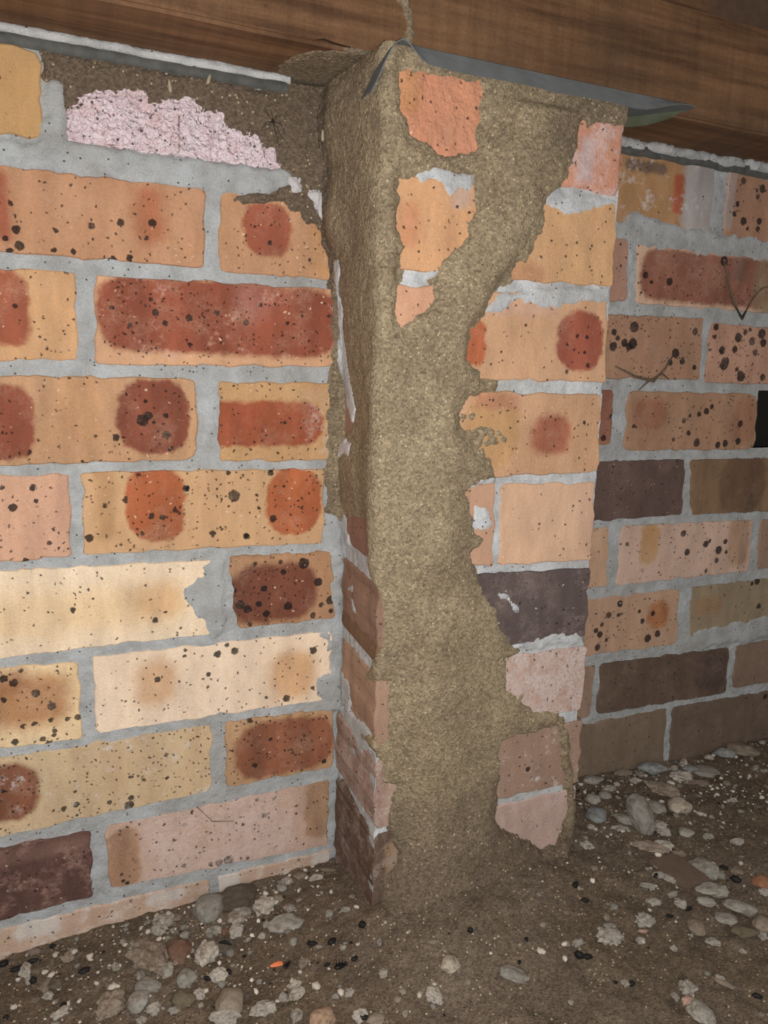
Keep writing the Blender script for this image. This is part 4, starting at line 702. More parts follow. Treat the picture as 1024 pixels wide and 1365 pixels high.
# ------------------------------------------------------------------ pier
pier = empty('brick_pier', (XW, -.06, -.70)); P0 = Vector(pier.location)
tag(pier, 'brick pier standing out from the back wall, half hidden under dried mud', 'pier', kind='structure')
W = XR - XF
def path(u, c=0.):
    """wrap along wall, pier side, pier front, far side -> x, y"""
    u = np.asarray(u, float)
    f = (u + c) / (LS + c)
    x = np.where(u < -c, XW + u, np.where(u < LS, XW - c + (XF - XW + c) * f, np.where(u < LS + W, XF + u - LS, XR)))
    y = np.where(u < -c, 0., np.where(u < LS, YF * f, np.where(u < LS + W, YF, YF + (u - LS - W))))
    return x, y
def wrap(U, w, c=0.):
    ks = np.linspace(-1, 1, 9); wt = 1 - ks ** 2 + .05; wt /= wt.sum(); x = 0; y = 0
    for k, q in zip(ks, wt):
        a, b = path(U + k * w, c); x = x + q * a; y = y + q * b
    return x, y
def normal(U, w, c=0.):
    e = .0008; a = wrap(U - e, w, c); b = wrap(U + e, w, c); tx, ty = b[0] - a[0], b[1] - a[1]; L = np.hypot(tx, ty) + 1e-9
    return ty / L, -tx / L
us = np.arange(.002, LS + W + .114, .0022); zs = np.arange(-.75, .0815, .0022)
U, Z = np.meshgrid(us, zs, indexing='ij')
H = -.0018 + fbm(U, Z, .02, 3, 5) * .0012 + fbm(U, Z, .006, 3, 8) * .0012
H = smear_height(U, Z, SMEAR_S + SMEAR_F, .0014, H) + fbm(U, Z, .006, 2, 4) * .0003
bx, by = wrap(U, .0025); nx, ny = normal(U, .0025)
V = np.stack([(bx + nx * H).ravel(), (by + ny * H).ravel(), Z.ravel()], 1) - np.array(P0)
F = grid_faces(len(us), len(zs))
fast_obj('mortar', V, F, mortar_mat('pier_mortar', (200, 200, 199), (168, 167, 165)), pier)
for k, quad, m, rg, i in allb:
    if k[0] in 'rR': continue
    q = [(x, min(z, .0815)) for x, z in quad]
    o = brick(k, q, m, pier, YF, .112, random.Random(i + 9).uniform(-.0004, .0010), skew=.007 if (k[0] == 'q' and k < 'q7') else 0., rough=rg, seed=i, label=NOTES.get(k))
    o.location = Vector(o.location) - P0

# ------------------------------------------------------------------ dried termite mud over the pier
st = .0016
us = np.arange(-.275, LS + W + .003, st); zs = np.arange(-.745, .088, st)
U, Z = np.meshgrid(us, zs, indexing='ij')
D = sdf(U, Z, MUD_OUTLINE).reshape(U.shape)
for h in MUD_HOLES: D = np.minimum(D, -sdf(U, Z, h).reshape(U.shape))
jag = fbm(U, Z, .009, 4, 2) * .0052 + fbm(U, Z, .0025, 2, 6) * .0012
D = D + jag
speck = [(0.2235, -.218, .0245, .009)]
# crumbs of mud stuck in rows on the fourth pier brick
cr = []
for px_, pz_, rr in ((.1935, -.2175, .004), (.2005, -.2175, .0035), (.208, -.219, .005), (.216, -.2185, .006), (.225, -.219, .0045), (.233, -.2185, .0035), (.204, -.2035, .0035), (.196, -.2035, .003), (.221, -.227, .004), (.229, -.225, .004), (.212, -.228, .005), (.239, -.224, .0025), (.213, -.240, .004), (.221, -.247, .0045), (.2165, -.233, .003)):
    cr.append(rr - np.hypot(U - px_ , (Z - pz_)))
for q in cr: D = np.maximum(D, q * .8 + fbm(U, Z, .0035, 2, 3) * .003)
onwall = 1 - sstep(-.012, .012, U)
Tm = .0040 * onwall + (1 - onwall) * (.0060 + .002 * sstep(LS, LS + .06, U))
prof = Tm * (1 - np.exp(-np.clip(D, 0, 1) / .018))
edge = np.clip(D, -.0040, .0045) * .75
T = np.where(D < 0, edge, np.minimum(edge, .0014) + prof * .85)
T = T + np.where(D > 0, 1, 0) * np.clip(D / .02, 0, 1) * (fbm(U, Z, .055, 2, 1) * .0050 + fbm(U, Z, .008, 3, 7) * .0010 + fbm(U, Z, .0035, 2, 12) * .0006)
# raised branches running up to the cap
def ridge(pts, wid, h):
    d = np.full(U.shape, 1e9)
    for (ax, ay), (bx_, by_) in zip(pts[:-1], pts[1:]):
        ex, ey = bx_ - ax, by_ - ay; t = np.clip(((U - ax) * ex + (Z - ay) * ey) / (ex * ex + ey * ey), 0, 1)
        d = np.minimum(d, np.hypot(U - ax - t * ex, Z - ay - t * ey))
    return h * np.exp(-(d / wid) ** 2)
T = T + np.clip(D / .012, 0, 1) * (ridge([(LS + .075, -.70), (LS + .060, -.40), (LS + .065, -.16), (LS + .110, -.06), (LS + .145, .03), (LS + .150, .09)], .028, .0045)
                                 + ridge([(LS + .005, -.35), (LS - .004, -.12), (LS - .010, .08)], .030, .004)
                                 + ridge([(LS + .217, -.52), (LS + .222, -.57), (LS + .228, -.62), (LS + .222, -.68)], .008, .003))
T = T - .006 * np.exp(-((U - LS - .187) / .006) ** 2 - ((Z - .045) / .014) ** 2) * np.clip(D / .01, 0, 1)
T = T + np.where(D > -.001, 1, 0) * .042 * np.clip(np.exp(-(Z + .692) / .030), 0, 1.3) * sstep(LS - .09, LS + .02, U) * (1 - sstep(LS + .12, LS + .21, U) * .8)
lid = sstep(.058, .066, Z) * sstep(LS - .004, LS + .012, U)          # tucked in under the cap's front lip
T = T * (1 - lid) + np.minimum(T, .0026) * lid
def lean(Z): return .025 * sstep(-.16, .0, Z) * (1 + .45 * fbm(Z, Z * 0, .03, 3, 4))          # the mud fills the corner and leans out from the wall
wz = .004 + .008 * (1 - sstep(.02, .07, np.abs(U + .5 * lean(Z))))
bx, by = wrap(U, wz, lean(Z)); nx, ny = normal(U, wz, lean(Z))
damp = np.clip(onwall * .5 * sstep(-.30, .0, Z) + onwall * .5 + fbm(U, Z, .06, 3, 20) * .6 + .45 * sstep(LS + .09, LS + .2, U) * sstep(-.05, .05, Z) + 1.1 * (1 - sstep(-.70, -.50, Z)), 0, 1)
V = np.stack([(bx + nx * T).ravel(), (by + ny * T).ravel(), Z.ravel()], 1)
F = grid_faces(len(us), len(zs)); F = F[(D.ravel()[F] > -.0035).any(axis=1)]
V, F, at = compact(V, F, {'damp': damp.ravel()})
mo = Vector((XF + .1, YF, -.69))
mud = fast_obj('mud_sheet', V - np.array(mo), F, M_mud, attr=at); mud.location = mo
tag(mud, 'rough brown sheet of dried termite mud running down the pier from cap to floor', 'mud')

def flat_relief(name, poly, frame, thick, mat, parent, st=.0012, jagsize=.006, jagamp=.003, dampv=.3, seed=0, z_off=0.):
    """thin domed patch; frame maps (a,b,h) arrays to xyz"""
    P = np.array(poly); lo = P.min(0) - .006; hi = P.max(0) + .006
    A, B = np.meshgrid(np.arange(lo[0], hi[0], st), np.arange(lo[1], hi[1], st), indexing='ij')
    d = sdf(A, B, poly).reshape(A.shape) + fbm(A, B, jagsize, 3, seed) * jagamp
    h = np.where(d < 0, np.clip(d, -.002, 0), np.minimum(d, thick * .4) + thick * .6 * (1 - np.exp(-np.clip(d, 0, 1) / .006)) + fbm(A, B, .005, 3, seed + 2) * thick * .35 * np.clip(d / .004, 0, 1)) + z_off
    F = grid_faces(*A.shape); F = F[(d.ravel()[F] > -.0018).any(axis=1)]
    x, y, z = frame(A.ravel(), B.ravel(), h.ravel())
    V = np.stack([x, y, z], 1)
    V, F, at = compact(V, F, {'damp': np.full(len(V), dampv) + 0 * x})
    if parent: V = V - np.array(parent.location)
    return fast_obj(name, V, F, mat, parent, attr=at)
# mud plastered on the beam's face and underside above the corner
BY = -.077; BZ = .092
flat_relief('beam_mud', [(.0013, .090), (.004, .0960), (.0113, .0977), (.0248, .1024), (.0302, .1073), (.0325, .122), (.0259, .1348), (.021, .1422), (.020, .19), (.030, .192), (.0359, .1452), (.0348, .1365), (.0394, .1233), (.0393, .1072), (.0492, .1044), (.0564, .1021), (.07, .097), (.075, .090)],
            lambda a, b, h: (a, BY - h, b), .0035, M_mud, mud, dampv=.35, seed=3)
flat_relief('beam_mud', [(-.0553, .012), (-.062, -.0204), (-.0552, -.0507), (-.0457, -.0619), (-.0327, -.0714), (-.0152, -.0760), (.0019, -.0762), (.03, -.076), (.03, .012)],
            lambda a, b, h: (a, b, BZ - h * 1.0), .0018, M_mud, mud, dampv=.55, seed=5)
# grey-white plaster flecks left in the mud
M_fleck = plain('lime_fleck', (214, 208, 206), .9, 0., (180, 174, 172), 300)
for j, pl in enumerate(FLECKS):
    def fr(a, b, h):
        wz = .004 + .008 * (1 - sstep(.02, .07, np.abs(a + .5 * lean(b))))
        x, y = wrap(a, wz, lean(b)); n1, n2 = normal(a, wz, lean(b)); t = h + (.0050 if j else .0022) + .001 * (j == 3)
        return x + n1 * t, y + n2 * t, b
    o = flat_relief('lime_fleck', pl, fr, .0012, M_fleck if j else M_mortar_pale, mud, st=.0009, jagsize=.007, jagamp=.0045, seed=j, z_off=.0)
    o['label'] = 'pale lime fleck' if j else 'narrow strip of bare grey mortar in the corner'

# ------------------------------------------------------------------ bent metal cap on the pier
M_metal = plain('galvanised_steel', (118, 120, 120), .7, .0, (92, 93, 92), 60)
cap = empty('metal_cap', (.14, -.08, .083)); tag(cap, 'thin bent grey metal cap sheet between the pier top and the beam', 'cap')
def sheet(name, rows, thick, mat, parent):
    n = len(rows); m = len(rows[0]); A = np.array(rows, float)
    du = np.gradient(A, axis=0); dv = np.gradient(A, axis=1); N = np.cross(du, dv); N /= np.linalg.norm(N, axis=2, keepdims=True) + 1e-9
    V = np.concatenate([A.reshape(-1, 3), (A + N * thick).reshape(-1, 3)]) - np.array(parent.location)
    F = []; o = n * m
    for i in range(n - 1):
        for j in range(m - 1):
            a = i * m + j; F.append((a, a + 1, a + m + 1, a + m)); F.append((o + a, o + a + m, o + a + m + 1, o + a + 1))
    for i in range(n - 1):
        for j in (0, m - 1):
            a = i * m + j; F.append((a, a + m, o + a + m, o + a))
    for j in range(m - 1):
        for i in (0, n - 1):
            a = i * m + j; F.append((a, a + 1, o + a + 1, o + a))
    ob = obj(name, V, F, mat, parent)
    bm = bmesh.new(); bm.from_mesh(ob.data); bmesh.ops.recalc_face_normals(bm, faces=bm.faces[:]); bm.to_mesh(ob.data); bm.free()
    for p in ob.data.polygons: p.use_smooth = False
    return ob
rows = []
xs_ = [-.0185, -.0165, -.0145, -.0115, -.009, -.006, -.002, .002, .006, .010, .014, .018, .024, .030, .040, .06, .09, .12, .15, .18, .21, .235, .25, .262, .275, .29, .303, .314]
zt_ = [.046, .050, .054, .060, .066, .072, .079, .0835, .0860, .0868, .0868, .0868, .0868, .0868] + [.0868] * 14
for k, (x, z) in enumerate(zip(xs_, zt_)):
    wob = .0008 * math.sin(x * 70)
    lipf = float(sstep(.006, .030, np.array(x))) * (1 - .97 * float(sstep(.235, .312, np.array(x))))
    drop = .0150 * lipf; yf = -.1212 + .008 * float(sstep(.27, .314, np.array(x)))
    yb = (-.045 - .062 * (1 - float(sstep(.0, .03, np.array(x))))) if x < .262 else -.045 - (x - .262) / .052 * .062
    row = [(x, yb + (yf - yb) * t, min(z, .0868) ) for t in (0, .4, .75, .95)]
    row += [(x, yf - .0015, z - .0012 * lipf), (x, yf - .004, z - drop * .45 + wob), (x, yf - .0075, z - drop + wob)]
    rows.append(row)
sheet('cap_sheet', rows, .0009, M_metal, cap)
# dog-eared corner folded down at the right end
rows = []
for t in np.linspace(0, 1, 9):
    x = .314 - .058 * t; y = -.1125 + .066 * t; d = .009 * math.sin(math.pi * min(1, t * 1.1)) ** .7 + .001
    rows.append([(x, y, .0860), (x - .0015, y + .001, .0860 - d * .5), (x - .005, y + .004, .0860 - d)])
M_green = plain('tarnished_steel', (112, 116, 96), .55, .3, (80, 84, 62), 80)
sheet('folded_corner', rows, .0008, M_green, cap)['label'] = 'folded down, greenish corner of the sheet'

# ------------------------------------------------------------------ timber bearer, joists and floorboards
def wood(name, c1, c2, c3, axis=0, scale=1.):
    m, n, b = new_mat(name)
    V = n.n.new('ShaderNodeTexCoord').outputs['Object']
    s = [(.6, 9, 9), (9, .6, 9), (9, 9, .6)][axis]
    Vs = n.vec('MULTIPLY', V, tuple(q * scale for q in s))
    g = n.noise(Vs, 9, 5, .6)
    c = n.mix(n.mapr(g, .36, .66), lin(c1), lin(c2))
    c = n.mix(n.mapr(n.noise(V, 7, 2, .5), .42, .72, 0., .8), c, lin(c3))
    vb = n.vec('MULTIPLY', V, (40, 1, 3) if axis == 0 else (1, 40, 3))          # saw marks across the grain
    c = n.mix(1.0, c, n.mapr(n.noise(vb, 2.4, 3, .6), .3, .7, .86, 1.14), 'MULTIPLY')
    sp_ = n.voro(n.vec('MULTIPLY', V, (1, 1, 1.6)), 24)
    r = n.math('GREATER_THAN', n.node('ShaderNodeSeparateColor', None, Color=sp_.outputs['Color']).outputs[0], .90)
    c = n.mix(n.math('MULTIPLY', r, n.mapr(sp_.outputs['Distance'], .10, .04, 0., .7)), c, lin((48, 30, 20)))
    c = n.mix(1.0, c, n.mapr(n.noise(V, 500, 2, .6), .3, .7, .88, 1.12), 'MULTIPLY')
    n.l.new(c, b.inputs['Base Color']); b.inputs['Roughness'].default_value = .75
    bump(n, b, n.math('ADD', g, n.math('MULTIPLY', n.noise(vb, 2.4, 3, .6), .5)), .35, .0015)
    return m
M_wood = wood('hardwood_brown', (130, 95, 66), (86, 59, 39), (94, 70, 50))
M_joist = wood('joist_timber', (112, 84, 64), (92, 68, 50), (98, 80, 66), axis=1)
M_board = wood('floorboard_timber', (112, 84, 62), (92, 68, 50), (96, 76, 60))
beam = bevbox('timber_beam', -.62, 1.03, BY, .03, BZ, .1925, M_wood, None, .0025, 3, cuts=40, wob=.0004)
tag(beam, 'long brown hardwood beam lying along the top of the wall and pier', 'beam')
# split along the bottom edge left of the cap
M_split = plain('split_shadow', (52, 34, 22))
def tube(name, pts, rads, mat, parent=None, sides=6):
    pts = [Vector(p) for p in pts]; V = []; F = []
    if not hasattr(rads, '__len__'): rads = [rads] * len(pts)
    for i, p in enumerate(pts):
        t = (pts[min(i + 1, len(pts) - 1)] - pts[max(i - 1, 0)]).normalized()
        a = t.orthogonal().normalized(); b = t.cross(a)
        for k in range(sides):
            w = 2 * math.pi * k / sides; V.append(p + (a * math.cos(w) + b * math.sin(w)) * rads[i])
    for i in range(len(pts) - 1):
        for k in range(sides):
            j = (k + 1) % sides; F.append((i * sides + k, i * sides + j, (i + 1) * sides + j, (i + 1) * sides + k))
    F.append(tuple(reversed(range(sides)))); F.append(tuple((len(pts) - 1) * sides + k for k in range(sides)))
    off = Vector(parent.location) if parent else Vector((0, 0, 0))
    return obj(name, [v - off for v in V], F, mat, parent)
tube('split', [(-.048, BY - .0001, .0945), (-.040, BY - .0006, .0958), (-.030, BY - .0006, .0945), (-.018, BY - .0004, .0942), (-.008, BY - .0001, .0938)], [.0001, .0009, .0007, .0005, .0001], M_split, beam)['label'] = 'dark split along the bottom edge'
for j, (x0, x1, y1) in enumerate(((.205, .372, -.066), (.386, .50, -.030), (-.24, -.19, -.03), (.80, .85, -.03))):
    o = bevbox('floor_joist', x0, x1, y1, .25, .1935, .33, M_joist if j else M_wood, None, .002)
    tag(o, ['sawn timber block resting on the beam at the top right corner', 'darker joist end beside the sawn block above the beam', 'narrow joist crossing the beam above the left of the wall', 'narrow joist crossing the beam above the right end of the wall'][j], 'joist', 'joists on the beam')
for j in range(5):
    o = bevbox('ceiling' if j == 0 else 'floorboard', -.62, 1.03, .25 - .14 * (j + 1) + .001, .25 - .14 * j - .001, .3315, .35, M_board, None, .001)
    if j == 0: ceil = o; o['kind'] = 'structure'
    else: o.parent = ceil

# ------------------------------------------------------------------ dirt floor
def axis(a0, a1, b0, b1, fine, coarse):
    return np.concatenate([np.arange(a0, b0, coarse), np.arange(b0, b1, fine), np.arange(b1, a1 + coarse, coarse)])
gx = axis(-.9, 1.3, -.50, .95, .0032, .04); gy = axis(-1.3, .02, -.46, .01, .0032, .04)
GX, GY = np.meshgrid(gx, gy, indexing='ij')
def fine_floor(X, Y):
    near = np.exp(-((X - .1) / .17) ** 2 - ((Y + .17) / .10) ** 2)
    return floor_z(X, Y) + fbm(X, Y, .09, 3, 1) * .008 * (1 - .5 * near) + fbm(X, Y, .02, 3, 5) * .0042 + fbm(X, Y, .007, 3, 8) * .0026
GZ = fine_floor(GX, GY)
wetf = np.clip(fbm(GX, GY, .12, 3, 30) * 1.2 + .15 + .5 * sstep(.25, .42, -GY), 0, 1)
V = np.stack([GX.ravel(), GY.ravel(), GZ.ravel()], 1); F = grid_faces(*GX.shape)
floor = fast_obj('floor', V, F, M_soil, attr={'damp': wetf.ravel()}); floor['kind'] = 'structure'
def fz(x, y): return float(fine_floor(np.array([x]), np.array([y]))[0])

# ------------------------------------------------------------------ stones, crumbs, pellets
def rock_mesh(name, mat, seed, lump=0., angular=0., sub=3, sq=0.):
    rnd = random.Random(seed); bm = bmesh.new(); bmesh.ops.create_icosphere(bm, subdivisions=sub, radius=1.0)
    if angular:
        for k in range(9):
            nrm = Vector((rnd.gauss(0, 1), rnd.gauss(0, 1), rnd.gauss(0, .8))).normalized(); dcut = rnd.uniform(.62, .85)
            for v in bm.verts:
                e = v.co.dot(nrm) - dcut
                if e > 0: v.co -= nrm * e * angular
    off = Vector((rnd.uniform(0, 90), rnd.uniform(0, 90), rnd.uniform(0, 90)))
    from mathutils import noise
    for v in bm.verts:
        d = v.co.normalized()
        s = 1 + .30 * noise.noise(d * 1.3 + off) + .06 * noise.noise(d * 4 + off)
        if lump: s += lump * (.22 * abs(noise.noise(d * 3.2 + off)) + .13 * noise.noise(d * 2.1 - off) + .10 * noise.noise(d * 8 + off)) - lump * .05
        v.co *= s
    me = bpy.data.meshes.new(name); bm.to_mesh(me); bm.free(); me.materials.append(mat); return me
MS = {
 'grey': stone_mat('stone_grey', (160, 153, 142), (132, 126, 115)), 'bluegrey': stone_mat('stone_blue_grey', (146, 147, 144), (122, 122, 118)),
 'lightgrey': stone_mat('stone_pale_grey', (166, 159, 147), (134, 127, 115)), 'tan': stone_mat('stone_tan', (146, 131, 114), (124, 110, 94)),
 'brown': stone_mat('stone_red_brown', (126, 92, 74), (98, 74, 62)), 'white': stone_mat('mortar_crumb_white', (208, 198, 184), (172, 160, 146), 260, 1.),
 'sandy': stone_mat('sandy_crumb', (176, 158, 140), (134, 116, 100), 300, .9), 'olive': stone_mat('stone_olive', (112, 102, 80), (90, 80, 64)),
 'buff': stone_mat('stone_buff', (186, 152, 122), (150, 122, 98)), 'cream': stone_mat('stone_cream', (196, 182, 162), (166, 152, 132), 200, .5),
 'rust': stone_mat('stone_rust', (160, 108, 74), (126, 92, 70)), 'pink': stone_mat('crumb_pink', (206, 168, 150), (176, 140, 122)),
 'dirtclod': stone_mat('dirt_clod', (104, 92, 78), (86, 74, 62)), 'pellet': plain('dark_pellet', (34, 30, 28), .6, 0., (22, 20, 18)),
 'tile': stone_mat('brick_chip', (124, 102, 86), (112, 92, 77)), 'orange': plain('orange_flake', (245, 140, 90), .7, 0., (225, 120, 80)),
}
KM = {'greywhite': 'white', 'slab': 'grey', 'slab2': 'grey', 'whitelump': 'white', 'sandy2': 'sandy', 'bluegrey2': 'grey', 'tanstone': 'tan'}
NAME = {'white': 'mortar_crumb', 'whitelump': 'mortar_crumb', 'greywhite': 'mortar_crumb', 'sandy': 'mortar_lump', 'sandy2': 'mortar_flake', 'pellet': 'dark_pellet', 'tile': 'brick_chip', 'dirtclod': 'dirt_clod', 'slab': 'flat_stone', 'slab2': 'flat_stone', 'lightgrey': 'stone', 'bluegrey2': 'stone', 'pink': 'mortar_crumb'}
CAT = {'mortar_crumb': 'mortar', 'mortar_lump': 'mortar', 'mortar_flake': 'mortar', 'dark_pellet': 'pellet', 'brick_chip': 'brick chip', 'dirt_clod': 'clod', 'flat_stone': 'stone', 'stone': 'stone', 'pebble': 'pebble'}
HGT = {'slab': .35, 'slab2': .28, 'sandy2': .3, 'sandy': .4, 'tile': .25, 'dirtclod': .4, 'bluegrey2': .8, 'pellet': .9, 'lightgrey': .4}
cache = {}
def rock(kind, i):
    v = i % 4; key = (kind, v)
    if key not in cache:
        lump = {'white': 1.9, 'whitelump': 3.2, 'greywhite': 1.8, 'sandy': 2.4, 'sandy2': 2.6, 'pink': 1.6, 'lightgrey': .5, 'dirtclod': .8}.get(kind, .12)
        ang = {'grey': .45, 'bluegrey': .5, 'bluegrey2': .5, 'slab': .95, 'slab2': .9, 'lightgrey': .8, 'brown': .7, 'white': .8, 'dirtclod': .6, 'tile': 1.0}.get(kind, .5)
        cache[key] = rock_mesh(NAME.get(kind, 'pebble'), MS[KM.get(kind, kind)], hash((v * 31 + len(kind) * 7 + ord(kind[0]))) % 1000, lump, ang, 3 if kind != 'pellet' else 2)
    return cache[key]
YAW = math.atan2(-CAM_F[0], CAM_F[1])
for i, (x, y, a, b_, kind, ang, label) in enumerate(STONES):
    name = NAME.get(kind, 'pebble')
    if kind == 'tile':
        me = bpy.data.meshes.new(name); bm = bmesh.new(); bmesh.ops.create_cube(bm, size=2)
        for v in bm.verts: v.co.x += .18 * v.co.y; v.co.y *= 1 - .12 * v.co.x
        bmesh.ops.bevel(bm, geom=bm.edges[:], offset=.08, segments=2, affect='EDGES'); bm.to_mesh(me); bm.free(); me.materials.append(MS['tile'])
        o = link(name, me, None, None, False); a, b_ = .043, .030; ang = -58
    else: o = link(name, rock(kind, i), smooth=kind in ('grey', 'tan', 'olive', 'bluegrey', 'cream', 'buff', 'pellet'))
    h = min(a, b_) * HGT.get(kind, .55)
    y = min(y, -b_ * .5 - .004)
    o.scale = (a * .53, b_ * .53, h * .55); o.rotation_euler = (0, 0, YAW + math.radians(ang))
    if kind in ('pellet',): o.scale = (a * .5, max(b_, .004) * .45, max(b_, .004) * .4)
    o.location = (x, y, fz(x, y) + h * .22)
    if kind == 'bluegrey2': o.rotation_euler = (math.radians(38), 0, YAW + .3); o.location.z += .008; o.scale = (a * .48, b_ * .62, .011)
    side = 'left of the pier' if x < -.01 else ('in front of the pier' if y < -.12 and x < .26 else 'right of the pier')
    if label: tag(o, label, CAT[name], 'loose stones and rubble on the dirt')
    else:
        adj = {'mortar_crumb': 'small pale mortar crumb lying on the dirt ', 'mortar_lump': 'small sandy mortar lump lying on the dirt ', 'mortar_flake': 'flat crumbling mortar flake in the rubble ', 'dark_pellet': 'small dark pellet lying on the dirt ', 'dirt_clod': 'brown dirt clod on the floor ', 'pebble': 'small smooth pebble lying on the dirt ', 'stone': 'grey stone in the dirt ', 'flat_stone': 'flat stone in the dirt ', 'brick_chip': 'brick chip '}[name]
        tag(o, adj + side, CAT[name], (name.replace('_', ' ') + 's ' + side))
# more crumbs packed in the two heaps of rubble at the foot of the walls
rnd = random.Random(23)
for i in range(84):
    left = i % 2 == 0
    if left: x, y = rnd.uniform(-.31, -.06), -.006 - abs(rnd.gauss(0, .055))
    else: x, y = rnd.uniform(.27, .66), -.006 - abs(rnd.gauss(0, .062))
    kind = rnd.choice(('sandy', 'white', 'sandy2', 'grey', 'tan', 'white', 'lightgrey'))
    name = NAME.get(kind, 'pebble'); s = rnd.uniform(.005, .0125)
    o = link(name, rock(kind, i), smooth=kind in ('grey', 'tan'))
    o.scale = (s * rnd.uniform(.5, .75), s * .5, s * .5 * HGT.get(kind, .6)); o.rotation_euler = (rnd.uniform(-.4, .4), rnd.uniform(-.4, .4), rnd.uniform(0, 6.28))
    y = min(y, -s * .8); o.location = (x, y, fz(x, y) + s * .12)
    side = 'left of the pier' if left else 'right of the pier'
    adj = {'mortar_crumb': 'small pale mortar crumb lying on the dirt ', 'mortar_lump': 'small sandy mortar lump lying on the dirt ', 'mortar_flake': 'flat crumbling mortar flake in the rubble ', 'pebble': 'small smooth pebble lying on the dirt ', 'stone': 'grey stone in the dirt '}[name]
    tag(o, adj + side, CAT[name], (name.replace('_', ' ') + 's ' + side))
# loose grit nobody could count
rnd = random.Random(11)
def grit(n, picker, mat, rmin, rmax, name, label):
    bm = bmesh.new(); bmesh.ops.create_icosphere(bm, subdivisions=1, radius=1.0)
    base = np.array([v.co[:] for v in bm.verts]); fc = np.array([[v.index for v in f.verts] for f in bm.faces]); bm.free()
    Vs = []; Fs = []; k = 0; tries = 0
    while k < n and tries < n * 20:
        tries += 1
        x, y = picker()
        if y > -.004 or (-.01 < x < .25 and y > -.13): continue
        r = rmin * (rmax / rmin) ** (rnd.random() ** 2.2)
        s = np.array([rnd.uniform(.7, 1.4), rnd.uniform(.7, 1.3), rnd.uniform(.4, .8)]) * r
        th = rnd.uniform(0, 6.28); c_, s_ = math.cos(th), math.sin(th)
        B = base * (1 + _rng.uniform(-.22, .22, (len(base), 1))) * s
        B = np.stack([B[:, 0] * c_ - B[:, 1] * s_, B[:, 0] * s_ + B[:, 1] * c_, B[:, 2]], 1)
        Vs.append(B + np.array([x, y, fz(x, y) + r * .15])); Fs.append(fc + k * len(base)); k += 1
    V = np.concatenate(Vs); F = np.concatenate(Fs)
    me = bpy.data.meshes.new(name); me.from_pydata(V.tolist(), [], F.tolist()); o = link(name, me, mat, None, False)
    tag(o, label, 'grit', kind='stuff')
def pick_a(): return rnd.gauss(-.17, .11), -abs(rnd.gauss(.0, .10)) - .005
def pick_b(): return rnd.gauss(.45, .15), -abs(rnd.gauss(0, .11)) - .005
def pick_c(): return rnd.uniform(-.45, .8), rnd.uniform(-.42, 0)
def pick_ab(): return rnd.choice((pick_a, pick_b, pick_c))()
grit(1000, lambda: rnd.choice((pick_a, pick_b, pick_b, pick_a, pick_a, pick_b, pick_c))(), MS['white'], .0008, .0038, 'pale_grit', 'pale mortar grit strewn over the dirt floor')
grit(1100, pick_ab, MS['dirtclod'], .001, .0038, 'brown_grit', 'brown soil grit strewn over the dirt floor')
grit(260, lambda: rnd.choice((pick_a, pick_b))(), MS['lightgrey'], .0015, .0042, 'grey_gravel', 'fine grey gravel at the foot of the walls')
grit(260, pick_ab, MS['pellet'], .0008, .0022, 'black_grit', 'tiny black specks strewn over the dirt floor')

# ------------------------------------------------------------------ small finds
M_black = plain('beetle_black', (26, 24, 24), .35, 0., (14, 13, 13))
def beetle(x, y, ang, s, label, legs):
    z = fz(x, y) + .0026 * s; e = empty('dead_beetle', (x, y, z)); e.rotation_euler = (0, 0, ang); tag(e, label, 'beetle')
    bm = bmesh.new(); bmesh.ops.create_uvsphere(bm, u_segments=16, v_segments=10, radius=1)
    for v in bm.verts:
        v.co = Vector((v.co.x * .0055 * s, v.co.y * .0027 * s * (1 - .25 * v.co.x), v.co.z * .0022 * s))
    me = bpy.data.meshes.new('body'); bm.to_mesh(me); bm.free(); link('body', me, M_black, e)
    bm = bmesh.new(); bmesh.ops.create_uvsphere(bm, u_segments=10, v_segments=8, radius=.0017 * s)
    for v in bm.verts: v.co.x += .0058 * s
    me = bpy.data.meshes.new('head'); bm.to_mesh(me); bm.free(); link('head', me, M_black, e)
    for k in range(legs):
        sx = (-.003 + .0028 * (k // 2)) * s; sy = 1 if k % 2 else -1
        V = [(sx, sy * .001 * s, .0012 * s), (sx + .0006 * s, sy * .0026 * s, .0045 * s), (sx + .0016 * s, sy * .0034 * s, .0038 * s)]
        l = tube('leg', V, [.0004 * s, .0003 * s, .0002 * s], M_black, None, 5); l.parent = e
beetle(-.0482, -.1668, YAW + .45, 1.0, 'dead black beetle on its back in the dirt before the mud column', 6)
beetle(-.0894, -.1393, YAW + 1.0, .72, 'small black beetle right beside the orange flake', 4)
o = link('orange_flake', rock_mesh('orange_flake', MS['orange'], 5, .4, .8)); o.scale = (.0075, .0027, .0012); o.rotation_euler = (0, 0, YAW + .3)
o.location = (-.0958, -.1317, fz(-.0958, -.1317) + .0012); tag(o, 'bright orange flake on the dirt beside a small black beetle', 'flake')
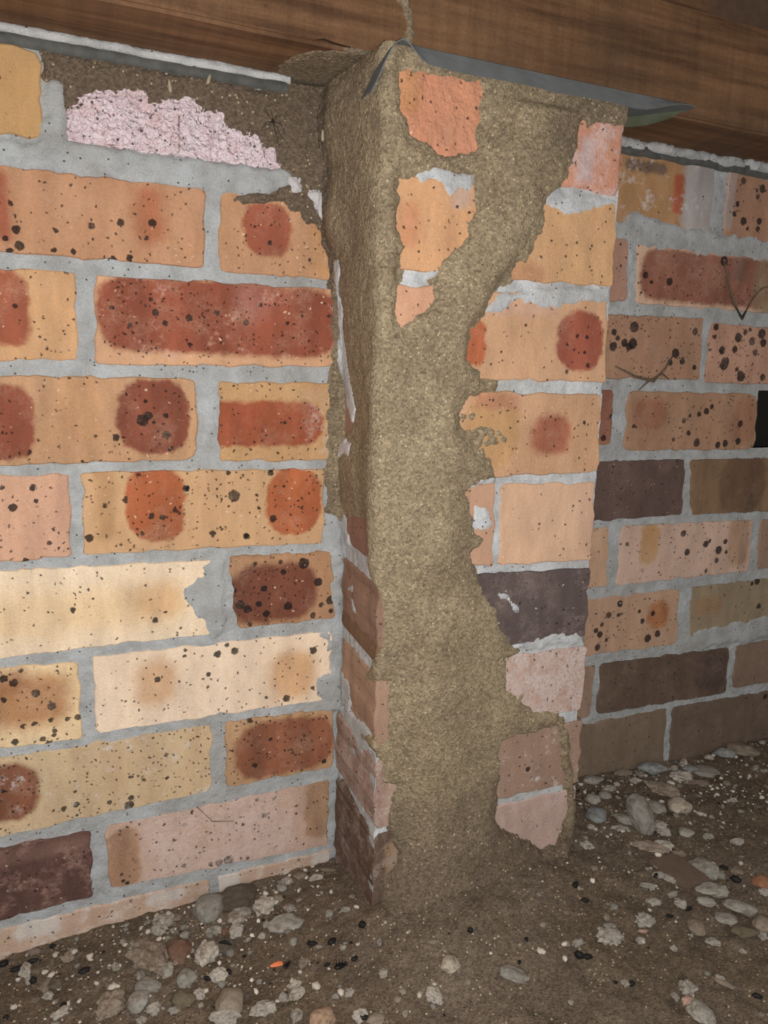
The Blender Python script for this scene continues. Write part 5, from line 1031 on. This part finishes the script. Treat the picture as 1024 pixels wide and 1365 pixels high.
# spider on the mud, left of the pier top
M_sp = plain('spider_brown', (48, 38, 32), .8)
sx, sz = -.0642, .0511; yb = -.0075
spd = empty('spider', (sx, yb, sz)); tag(spd, 'thin dark long-legged spider on the wall mud above the pink brick', 'spider')
bm = bmesh.new(); bmesh.ops.create_uvsphere(bm, u_segments=10, v_segments=8, radius=1)
for v in bm.verts: v.co = Vector((v.co.x * .0011, v.co.y * .0010, v.co.z * .0019))
me = bpy.data.meshes.new('body'); bm.to_mesh(me); bm.free(); link('body', me, M_sp, spd)
for dx, dz, mx, mz in ((.010, -.016, .004, -.006), (.006, -.021, .002, -.010), (-.005, -.008, -.003, -.002), (-.011, -.010, -.006, -.002), (-.008, .010, -.004, .003), (-.002, .009, -.001, .004), (.007, .005, .003, .004), (.012, -.010, .007, -.002)):
    l = tube('leg', [(0, 0, 0), (mx, -.0022, mz), (dx, -.0004, dz)], [.00035, .00028, .0002], M_sp, None, 5); l.parent = spd
M_husk = plain('pale_husk', (198, 180, 150), .7)
for j, (x, z, L, dy) in enumerate(((-.1523, .0665, .0052, -.0062), (-.1195, .0770, .0042, -.0062), (-.0205, .0431, .0052, -.0165))):
    bm = bmesh.new(); bmesh.ops.create_uvsphere(bm, u_segments=10, v_segments=10, radius=1)
    for v in bm.verts: v.co = Vector((v.co.x * .0015 * (1 - .3 * v.co.z), v.co.y * .0012, v.co.z * L))
    me = bpy.data.meshes.new('insect_husk'); bm.to_mesh(me); bm.free(); o = link('insect_husk', me, M_husk); o.location = (x, dy, z); o.rotation_euler = (0, (-.1, .3, 0)[j], 0)
    tag(o, ('pale spindle-shaped insect husk hanging just above the pink crumbling brick', 'smaller pale insect husk close under the beam, right of the first one', 'pale insect husk stuck on the mud beside the pier, right of the spider')[j], 'husk', 'insect husks on the mud')
# dry rootlets and cobweb strands hanging on the walls
M_root = plain('dry_root', (118, 100, 82), .9)
r1 = tube('dry_rootlet', [(.4923, -.003, -.0213), (.5041, -.004, -.0511), (.5161, -.004, -.0727), (.5314, -.005, -.0899), (.5467, -.004, -.0646), (.5602, -.004, -.052), (.62, -.003, -.036)], [.0008, .0014, .0018, .0022, .0011, .0008, .0005], M_root)
tag(r1, 'dry V-shaped rootlet clinging to the maroon brick on the right-hand wall', 'rootlet')
r2 = tube('dry_rootlet', [(.3421, -.003, -.1525), (.3733, -.004, -.164), (.40, -.0045, -.1688), (.4178, -.0035, -.1524), (.4297, -.003, -.1344)], [.0007, .0014, .0020, .0012, .0006], M_root)
tag(r2, 'dry curled rootlet stuck across the bed joint just right of the pier', 'rootlet')
t = tube('twig', [(.3807, -.002, -.1797), (.3931, -.0035, -.1689), (.4129, -.004, -.1596), (.4255, -.003, -.1665)], [.0006, .0012, .0012, .0006], M_root, r2)
r3 = tube('dry_rootlet', [(-.1455, -.0022, -.6061), (-.13, -.0028, -.626), (-.1083, -.0024, -.6311)], [.0004, .0005, .0002], M_root)
tag(r3, 'hair-thin dark rootlet lying on the pale brick low on the left wall', 'rootlet')

for o in list(bpy.data.objects):
    if o.parent is None: o.location.z += LIFT
